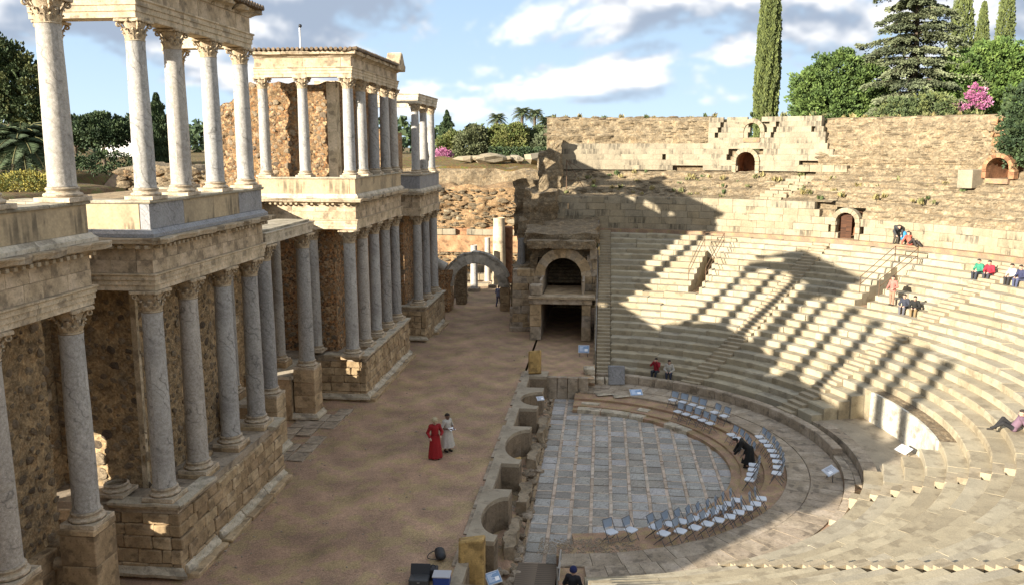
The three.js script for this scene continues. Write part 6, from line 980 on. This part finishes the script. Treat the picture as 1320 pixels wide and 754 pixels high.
// crown of clumps; lobes: [x, y, z, rx, ry, rz]
function clumpTree(name, label, cat, p, h0, lobes, o = {}) {
  const R = mul32(o.seed ?? 3), t = thing(name, label, cat, p, 0, o.group), L = [], s = o.leaf ?? 0.22, cols = o.cols || GREEN.pine;
  for (const [x, y, z, rx, ry, rz] of lobes) {
    const nC = Math.round((o.clumps ?? 70) * Math.pow(rx * ry * rz, 0.45));
    for (let i = 0; i < nC; i++) {
      const d = rv(R), k = 0.5 + 0.5 * Math.pow(R(), 0.45) + (R() < 0.12 ? 0.16 : 0), cx = x + d[0] * rx * k, cy = y + d[1] * ry * k, cz = z + d[2] * rz * k, cr = (o.cr ?? 0.42) * (0.6 + 0.8 * R()), ci = Math.floor(R() * 9);
      for (let q = 0; q < (o.per ?? 26); q++) { const e = rv(R), m = cr * Math.pow(R(), 0.5); L.push([cx + e[0] * m, cy + e[1] * m * 0.75, cz + e[2] * m, s * (0.6 + 0.8 * R()), e[0] + d[0] * 0.6, e[1] + d[1] * 0.6 + (o.rise ?? 0.5), e[2] + d[2] * 0.6, ci, o.asp ?? 0.32]); }
    }
  }
  part('crown', leafMesh(L, cols), M.leaf, t);
  const tr = [], top = lobes.reduce((a, l) => Math.max(a, l[1]), 0);
  if (o.trunk !== false) { const bend = n3(p[0], 0, p[2], 3) * 0.4; tr.push(rod([0, 0, 0], [bend * 0.5, top * 0.5, bend], o.r ?? 0.3, (o.r ?? 0.3) * 0.75, 9), rod([bend * 0.5, top * 0.5, bend], [0, top * 0.95, 0], (o.r ?? 0.3) * 0.75, (o.r ?? 0.3) * 0.25, 8)); for (const l of lobes) tr.push(rod([bend * 0.5, Math.max(top * 0.42, l[1] * 0.55), bend], [l[0] * 0.8, l[1], l[2] * 0.8], (o.r ?? 0.3) * 0.4, 0.05, 6)); part('trunk', uvBox(merge(tr)), M.bark, t); }
  return t;
}
function cypress(label, p, h, r, o = {}) {
  const R = mul32(o.seed ?? 9), t = thing('cypress', label, 'tree', p, 0, o.group), L = [], N = o.n ?? 16000, prof = v => r * Math.pow(Math.sin(Math.min(1, v * 1.0 + 0.12) * Math.PI * 0.5), 0.5) * Math.pow(1 - v, o.taper ?? 0.55) * 1.25;
  for (let i = 0; i < N; i++) { const v = Math.pow(R(), 1.15), a = R() * 6.283, ridge = 0.86 + 0.14 * Math.sin(a * 9 + v * 14 + 2 * n3(v * 9, a * 2, 0, 4)), rr = prof(v) * ridge * (0.25 + 0.77 * Math.pow(R(), 0.35)) * (o.rag ? 0.55 + 0.75 * noise3(Math.cos(a) * 2.2, v * 9, Math.sin(a) * 2.2, 7) + 0.25 * Math.sin(v * 40) : 1); L.push([Math.cos(a) * rr, 0.6 + v * h, Math.sin(a) * rr, (o.leaf ?? 0.3) * (0.6 + 0.8 * R()), Math.cos(a) * 0.45, 1.1, Math.sin(a) * 0.45, i, 0.28]); }
  part('crown', leafMesh(L, o.cols || GREEN.cyp), M.leaf, t);
  part('trunk', rod([0, -0.5, 0], [0, h * 0.3, 0], r * 0.25, r * 0.15, 8), M.bark, t); return t;
}
function palm(label, p, h, fr, o = {}) {
  const R = mul32(o.seed ?? 4), t = thing('palm_tree', label, 'palm', p, 0, o.group), tr = []; let q = [0, 0, 0]; for (let i = 1; i <= 6; i++) { const e = [0.1 * Math.sin(i), h * i / 6, 0.08 * Math.cos(i * 1.3)]; tr.push(rod(q, e, (o.r ?? 0.22) * (i === 1 ? 1.2 : 1), o.r ?? 0.22, 9)); q = e; } part('trunk', uvBox(merge(tr)), M.bark, t);
  const L = [], st = []; const n = o.n ?? 34;
  for (let i = 0; i < n; i++) { const a = i * 2.399, el = lerp(1.35, -0.5, i / n), pts = []; for (let k = 0; k <= 7; k++) { const f = k / 7, rr = fr * f * Math.cos(el * (1 - 0.3 * f)), y = h + fr * (Math.sin(el) * f - 0.55 * f * f); pts.push([q[0] + Math.cos(a) * rr, y, q[2] + Math.sin(a) * rr]); }
    for (let k = 0; k < 7; k++) st.push(rod(pts[k], pts[k + 1], 0.035, 0.025, 4)); for (let k = 0; k < 7; k++) for (let m = 0; m < (o.lf ?? 5); m++) { const f = m / (o.lf ?? 5), b = V3(pts[k], pts[k + 1], f), ll = fr * 0.26 * Math.sin(Math.PI * (0.12 + 0.8 * (k + f) / 7)); for (const s of [-1, 1]) { const dx = Math.cos(a + s * 1.05), dz = Math.sin(a + s * 1.05); L.push([b[0], b[1], b[2], ll, dx, -0.35 + 0.2 * R(), dz, i, o.thin ?? 0.09]); } } }
  part('fronds', leafMesh(L, o.cols || GREEN.palm, 0.05), M.leaf, t); part('frond_ribs', uvBox(merge(st)), mat(0.16, 0.15, 0.06), t); return t;
}
cypress('very tall slender cypress rising behind the upper wall', [18.3, 12, -102], 25, 1.78, { n: 54000, taper: 0.8, leaf: 0.40 });
cypress('blunt small cypress just behind the cedar top', [42, 12, -110], 18.5, 1.7, { seed: 3, n: 10000, taper: 0.3, cols: GREEN.cyp }); cypress('pointed small cypress over the pines, smallest of the far ones', [50.4, 12, -125], 19.4, 1.5, { seed: 5, n: 10000, cols: GREEN.cyp }); cypress('slender dark cypress over the pines above the pink tree', [51.6, 12, -121], 20.5, 1.35, { seed: 6, n: 10000, taper: 0.28, cols: GREEN.cyp });
{ // cedar: tiers of drooping sprays
  const R = mul32(51), t = thing('cedar_tree', 'big ragged cedar with tiers of drooping branches above the upper wall', 'tree', [28.4, 12, -85]), L = [], st = [rod([0, 0, 0], [0.2, 9, 0], 0.45, 0.3, 9), rod([0.2, 9, 0], [-0.1, 17.5, 0], 0.3, 0.06, 8)];
  for (let i = 0; i < 125; i++) { const y = 2.4 + 1.05 * Math.floor(13.4 * Math.pow(i / 125, 1.15)) + 0.5 * R(), a = i * 2.4 + R(), len = (7.0 - (y - 3.0) * 0.28) * (0.3 + 0.85 * R()), pts = []; for (let k = 0; k <= 6; k++) { const f = k / 6; pts.push([Math.cos(a) * len * f, y + 0.16 * len * f - 0.34 * len * f * f * (0.6 + 0.6 * R()), Math.sin(a) * len * f]); } for (let k = 0; k < 6; k++) st.push(rod(pts[k], pts[k + 1], 0.10 * (1 - k / 7), 0.09 * (1 - (k + 1) / 7), 5));
    for (let k = 1; k < 6; k++) for (let m = 0; m < 85; m++) { const b = V3(pts[k], pts[k + 1], R()), w = (0.4 + 0.95 * (k / 6) * (1.2 - k / 6) * 2) * len * 0.22, s = (R() - 0.5) * 2; L.push([b[0] - Math.sin(a) * s * w, b[1] + 0.08 - 0.42 * R() * R() - 0.35 * s * s, b[2] + Math.cos(a) * s * w, 0.26 * (0.6 + 0.8 * R()), Math.cos(a) * 0.6 - Math.sin(a) * s, -0.5 + 0.5 * R(), Math.sin(a) * 0.6 + Math.cos(a) * s, i, 0.3]); } }
  for (let m = 0; m < 500; m++) { const f = R(); L.push([(R() - 0.5) * 0.9 * (1 - f), 15.2 + 2.6 * f, (R() - 0.5) * 0.9 * (1 - f), 0.3, R() - 0.5, 0.6, R() - 0.5, m, 0.3]); }
  part('foliage', leafMesh(L, GREEN.cedar), M.leaf, t); part('trunk', uvBox(merge(st)), M.bark, t);
}
clumpTree('pine_tree', 'broad rounded green pine left of the cedar', 'tree', [22.6, 12, -88], 0, [[-2.2, 6.0, 0, 2.4, 2.6, 2.4], [0.2, 7.4, 0, 2.8, 2.7, 2.6], [2.6, 6.4, 0.5, 2.6, 2.9, 2.4], [-0.5, 4.6, 1, 3.6, 2.0, 2.4], [2.5, 4.4, 1.2, 3.0, 2.0, 2.0]], { seed: 4, clumps: 75, per: 30, leaf: 0.30 });
clumpTree('pine_tree', 'bright green pine crown behind the pink flowering tree', 'tree', [36.0, 12, -85], 0, [[-3.2, 7.2, 0, 2.4, 2.4, 2.4], [-0.6, 8.2, 0, 2.6, 2.4, 2.4], [2.0, 7.6, 0, 2.4, 2.6, 2.4], [-2.6, 5.0, 1, 2.6, 2.0, 2], [0.8, 5.2, 1, 3.2, 2.4, 2.2], [3.5, 5, 0.6, 2.4, 2.4, 2]], { seed: 5, clumps: 75, per: 30, leaf: 0.30, cols: [[0.11, 0.175, 0.035], [0.145, 0.21, 0.045], [0.08, 0.135, 0.03]] });
clumpTree('shrub', 'mixed green shrubs at the foot of the cedar behind the wall', 'shrub', [29.0, 12, -80], 0, [[-3, 3.2, 0, 2.2, 1.9, 1.4], [-0.5, 3.6, 0, 2.2, 2.0, 1.4], [1.6, 3.0, 0, 1.6, 1.8, 1.4]], { seed: 8, clumps: 80, per: 26, leaf: 0.24, trunk: false, cols: [[0.10, 0.13, 0.045], [0.14, 0.16, 0.05], [0.08, 0.11, 0.04]] });
clumpTree('flowering_tree', 'pink flowering tree above the end of the upper wall', 'tree', [31.8, 12, -79.5], 0, [[0.3, 5.6, 0, 0.6, 0.8, 0.6], [-1.0, 4.4, 0, 1.1, 0.4, 0.7], [0.8, 4.9, 0.2, 0.5, 0.7, 0.6], [-0.3, 5.0, 0, 0.5, 0.5, 0.5]], { seed: 9, clumps: 42, per: 18, leaf: 0.17, cr: 0.26, cols: GREEN.pink, r: 0.14 });
clumpTree('leafy_tree', 'dark leafy broadleaf tree overhanging the broken wall end', 'tree', polar(32.9, 33.6 * D2R, 10.8), 0, [[0.2, 4.4, 0, 1.7, 1.9, 1.6], [-0.4, 2.6, 0.2, 1.3, 1.5, 1.2], [1.5, 3.2, 0, 1.8, 2.2, 1.6], [0.9, 5.6, 0, 1.3, 1.1, 1.2]], { seed: 10, clumps: 100, per: 26, leaf: 0.17, asp: 0.5, cr: 0.34, cols: GREEN.dark, r: 0.2 });
// beyond the orange wall
palm('fan palm with a bare trunk above the bushes, nearest the conifer', [-15.6, 11.5, -126], 5.6, 1.7, { n: 30, lf: 4, seed: 1, group: 'palms beyond the orange wall' }); palm('tallest fan palm with a bare trunk between the other palms', [-11.4, 11.5, -121], 6.2, 1.7, { n: 30, lf: 4, seed: 2, group: 'palms beyond the orange wall' }); palm('fan palm with a bare trunk next to the tallest palm', [-10.2, 11.5, -128], 6.3, 1.6, { n: 30, lf: 4, seed: 3, group: 'palms beyond the orange wall' }); palm('fan palm with a bare trunk beside the crumbling upper wall', [-8.5, 11.5, -126], 5.2, 1.7, { n: 30, lf: 4, seed: 4, group: 'palms beyond the orange wall' });
cypress('dark pointed conifer behind the pink bush beyond the orange wall', [-24.0, 11.3, -131], 6.4, 1.9, { n: 5000, taper: 0.9, rag: 1, cols: GREEN.dark });
[[-21.4, -118, 1.9, 'dull green round bush beside the dark conifer', GREEN.olive], [-18.2, -116, 2.2, 'olive green bush left of the palms', [[0.10, 0.115, 0.05], [0.13, 0.14, 0.06]]], [-15.4, -119, 2.3, 'yellow green bush at the foot of the first palm', GREEN.olive], [-12.6, -116, 2.4, 'fresh yellow green bush at the foot of the tallest palm', GREEN.olive], [-10.2, -118, 2.2, 'light green bush between the palms', [[0.13, 0.16, 0.06], [0.10, 0.13, 0.05]]], [-7.6, -116, 2.1, 'grey green bush beside the crumbling upper wall', [[0.11, 0.13, 0.06], [0.14, 0.16, 0.08]]], [-5.2, -119, 2.0, 'green bush half hidden by the crumbling upper wall', GREEN.olive]].forEach(([x, z, r, l, c], i) => clumpTree('bush', l, 'bush', [x, 11, z], 0, [[0, r * 0.9, 0, r, r * 0.95, r], [r * 0.4, r * 1.5, 0, r * 0.6, r * 0.6, r * 0.6]], { seed: 20 + i, clumps: 60, per: 22, leaf: 0.3, cols: c, trunk: false }));
clumpTree('flowering_bush', 'pink flowering bush on the bank beside the far pavilion', 'bush', [-20.4, 11, -108], 0, [[0, 0.9, 0, 0.9, 0.7, 0.8]], { seed: 31, clumps: 70, per: 22, leaf: 0.2, cols: GREEN.pink, trunk: false });
{ const h = thing('hedge_wall', 'dark hedge gap between the boulders above the orange wall', 'hedge', [-9.0, 11, -101]); const R = mul32(6), L = []; for (let i = 0; i < 2500; i++) L.push([(R() - 0.5) * 9, 0.1 + 1.8 * R(), (R() - 0.5) * 1.2, 0.25, R() - 0.5, R() - 0.2, R() - 0.5, i, 0.4]); part('foliage', leafMesh(L, GREEN.dark), M.leaf, h); }
// garden behind the stage building
palm('bushy palm with arching fronds in the garden left of the free columns', [-40.2, 10.6, -56], 2.6, 3.4, { n: 70, lf: 11, r: 0.35, seed: 7, thin: 0.045 });
clumpTree('pine_tree', 'large garden tree with sunlit yellow green crown behind the bushy palm', 'tree', [-46, 10.6, -63], 0, [[-1.5, 7.0, 0, 2.6, 2.4, 2.4], [1.5, 6.2, 0, 2.4, 2.6, 2.2], [-0.5, 9, 0, 2.0, 1.4, 1.8], [2.6, 4.4, 0, 1.6, 2.0, 1.6], [-3.5, 5.4, 0, 2.2, 2.4, 2]], { seed: 11, clumps: 70, per: 26, leaf: 0.28, cols: [[0.10, 0.11, 0.03], [0.05, 0.075, 0.022], [0.035, 0.06, 0.02]] });
[[-57, -88, 3.0, 'dark umbrella pine in the garden nearest the free corner column'], [-52.6, -86, 2.8, 'dark umbrella pine in the middle of the garden row'], [-49.6, -88, 2.4, 'dark umbrella pine at the end of the garden row by the white house']].forEach(([x, z, r, l], i) => clumpTree('umbrella_pine', l, 'tree', [x, 10.7, z], 0, [[0, 4.2, 0, r, 1.4, r * 0.8], [r * 0.5, 3.6, 0, r * 0.7, 1.2, r * 0.6]], { seed: 40 + i, clumps: 60, per: 26, leaf: 0.3, cols: GREEN.dark, r: 0.22, group: 'umbrella pines in the garden' }));
cypress('dark conical fir between the upper columns', [-41, 10.6, -76], 6.4, 1.9, { n: 6000, taper: 0.9, rag: 1, cols: GREEN.dark, seed: 12 });
[[-30.6, -42.6, 'yellow flowering shrub against the near parapet'], [-31.8, -44.6, 'yellow green shrub behind the near parapet beside the palm']].forEach(([x, z, l], i) => clumpTree('shrub', l, 'shrub', [x, 10.3, z], 0, [[0, 0.6, 0, 1.5, 0.7, 1.1]], { seed: 50 + i, clumps: 90, per: 20, leaf: 0.14, cr: 0.25, cols: GREEN.yellow, trunk: false }));
clumpTree('hedge', 'low clipped dark hedge along the garden path', 'hedge', [-54, 10.7, -79], 0, [[0, 0.8, 0, 5, 0.9, 1], [8, 0.8, 2, 4, 0.9, 1]], { seed: 55, clumps: 50, per: 22, leaf: 0.24, cols: GREEN.dark, trunk: false });
{ const t = thing('garden_wall', 'low ruined rubble wall in the garden behind the columns', 'ruin wall'); part('rubble', massGeo(-30.2, -23.5, -53, -50.5, 4.6, (x) => 11.75 + 0.25 * n3(x * 1.3, 0, 0, 4) - 0.5 * sstep(-26, -24, x), { amp: 0.25, cell: 0.2, f: 1.6 }), M.crust, t); const R = mul32(9); for (let i = 0; i < 60; i++) { const w = 0.3 + 0.3 * R(), s = part('stone', stoneGeos[i % 6], pick([M.crust, M.crustO, M.crustG], R), t, [-30.2 + 6.6 * R(), 10.3 + 1.3 * R(), -50.4]); s.scale.set(w * 1.4, w * 0.8, w); } }
struct('garden_path', surf(10, 40, (u, v) => { const z = lerp(-46, -100, v), x = lerp(-33.5, -37, u) - (v * 16) - 2 * Math.sin(v * 3); return [x, groundAt(x, z) + 0.10, z]; }), M.path);
{ const t = thing('white_house', 'small white house far beyond the garden between the columns', 'house', [-88, 10.5, -151]); part('wall', blockGeo(6, 5.2, 6, 0.03), mat(0.75, 0.72, 0.68), t, [0, 2.6, 0]); part('roof', blockGeo(6.6, 0.5, 6.6, 0.1), M.brick[2], t, [0, 5.4, 0]); for (const x of [-1.4, 1.2]) part('window', blockGeo(0.9, 1.3, 0.1, 0.02), M.blue, t, [x, 3.4, 3.0]); }
// far tree belt on the horizon
{ const R = mul32(71), L = []; for (let i = 0; i < 16000; i++) { const a = lerp(-1.35, 0.75, R()), r = 260 + 60 * R(), h = 4 + 4 * noise3(a * 30, 0, 0, 3) + 3 * noise3(a * 90, 0, 0, 4); L.push([Math.sin(a) * r, 10.5 + h * Math.pow(R(), 0.7), -Math.cos(a) * r, 1.5 + R(), R() - 0.5, 0.6 * R(), R() - 0.5, i, 0.5]); } const m = new THREE.Mesh(leafMesh(L, GREEN.dark), M.leaf); m.name = 'far_wood'; tag(m, 'distant dark wood along the horizon', 'wood', null, 'stuff'); scene.add(m); }

// weeds on ledges and wall tops
{ const R = mul32(95), L = []; for (let i = 0; i < 130; i++) { const th = (36 + 60 * R()) * D2R, top = R() < 0.45, r = top ? 34 + 0.7 * R() : 29.6 + 3 * R(), y = top ? (th < 57 * D2R ? 15.0 : 15.25) : 9.25 + (r - 29.6) * 0.55, p = polar(r, th, y), ci = Math.floor(R() * 3), h = 0.14 + 0.22 * R(); for (let k = 0; k < 14; k++) L.push([p[0] + (R() - 0.5) * 0.3, p[1], p[2] + (R() - 0.5) * 0.3, h * (0.5 + R()), R() - 0.5, 1.2, R() - 0.5, ci, 0.12]); } const m = new THREE.Mesh(leafMesh(L, [[0.16, 0.16, 0.06], [0.28, 0.23, 0.09], [0.09, 0.12, 0.04]]), M.leaf); m.name = 'weeds'; tag(m, 'tufts of weeds on the rubble ledges and wall tops', 'weeds', null, 'stuff'); scene.add(m); }
scene.traverse(o => { if (o.isMesh) { o.castShadow = true; o.receiveShadow = true; } });
renderer.render(scene, camera);
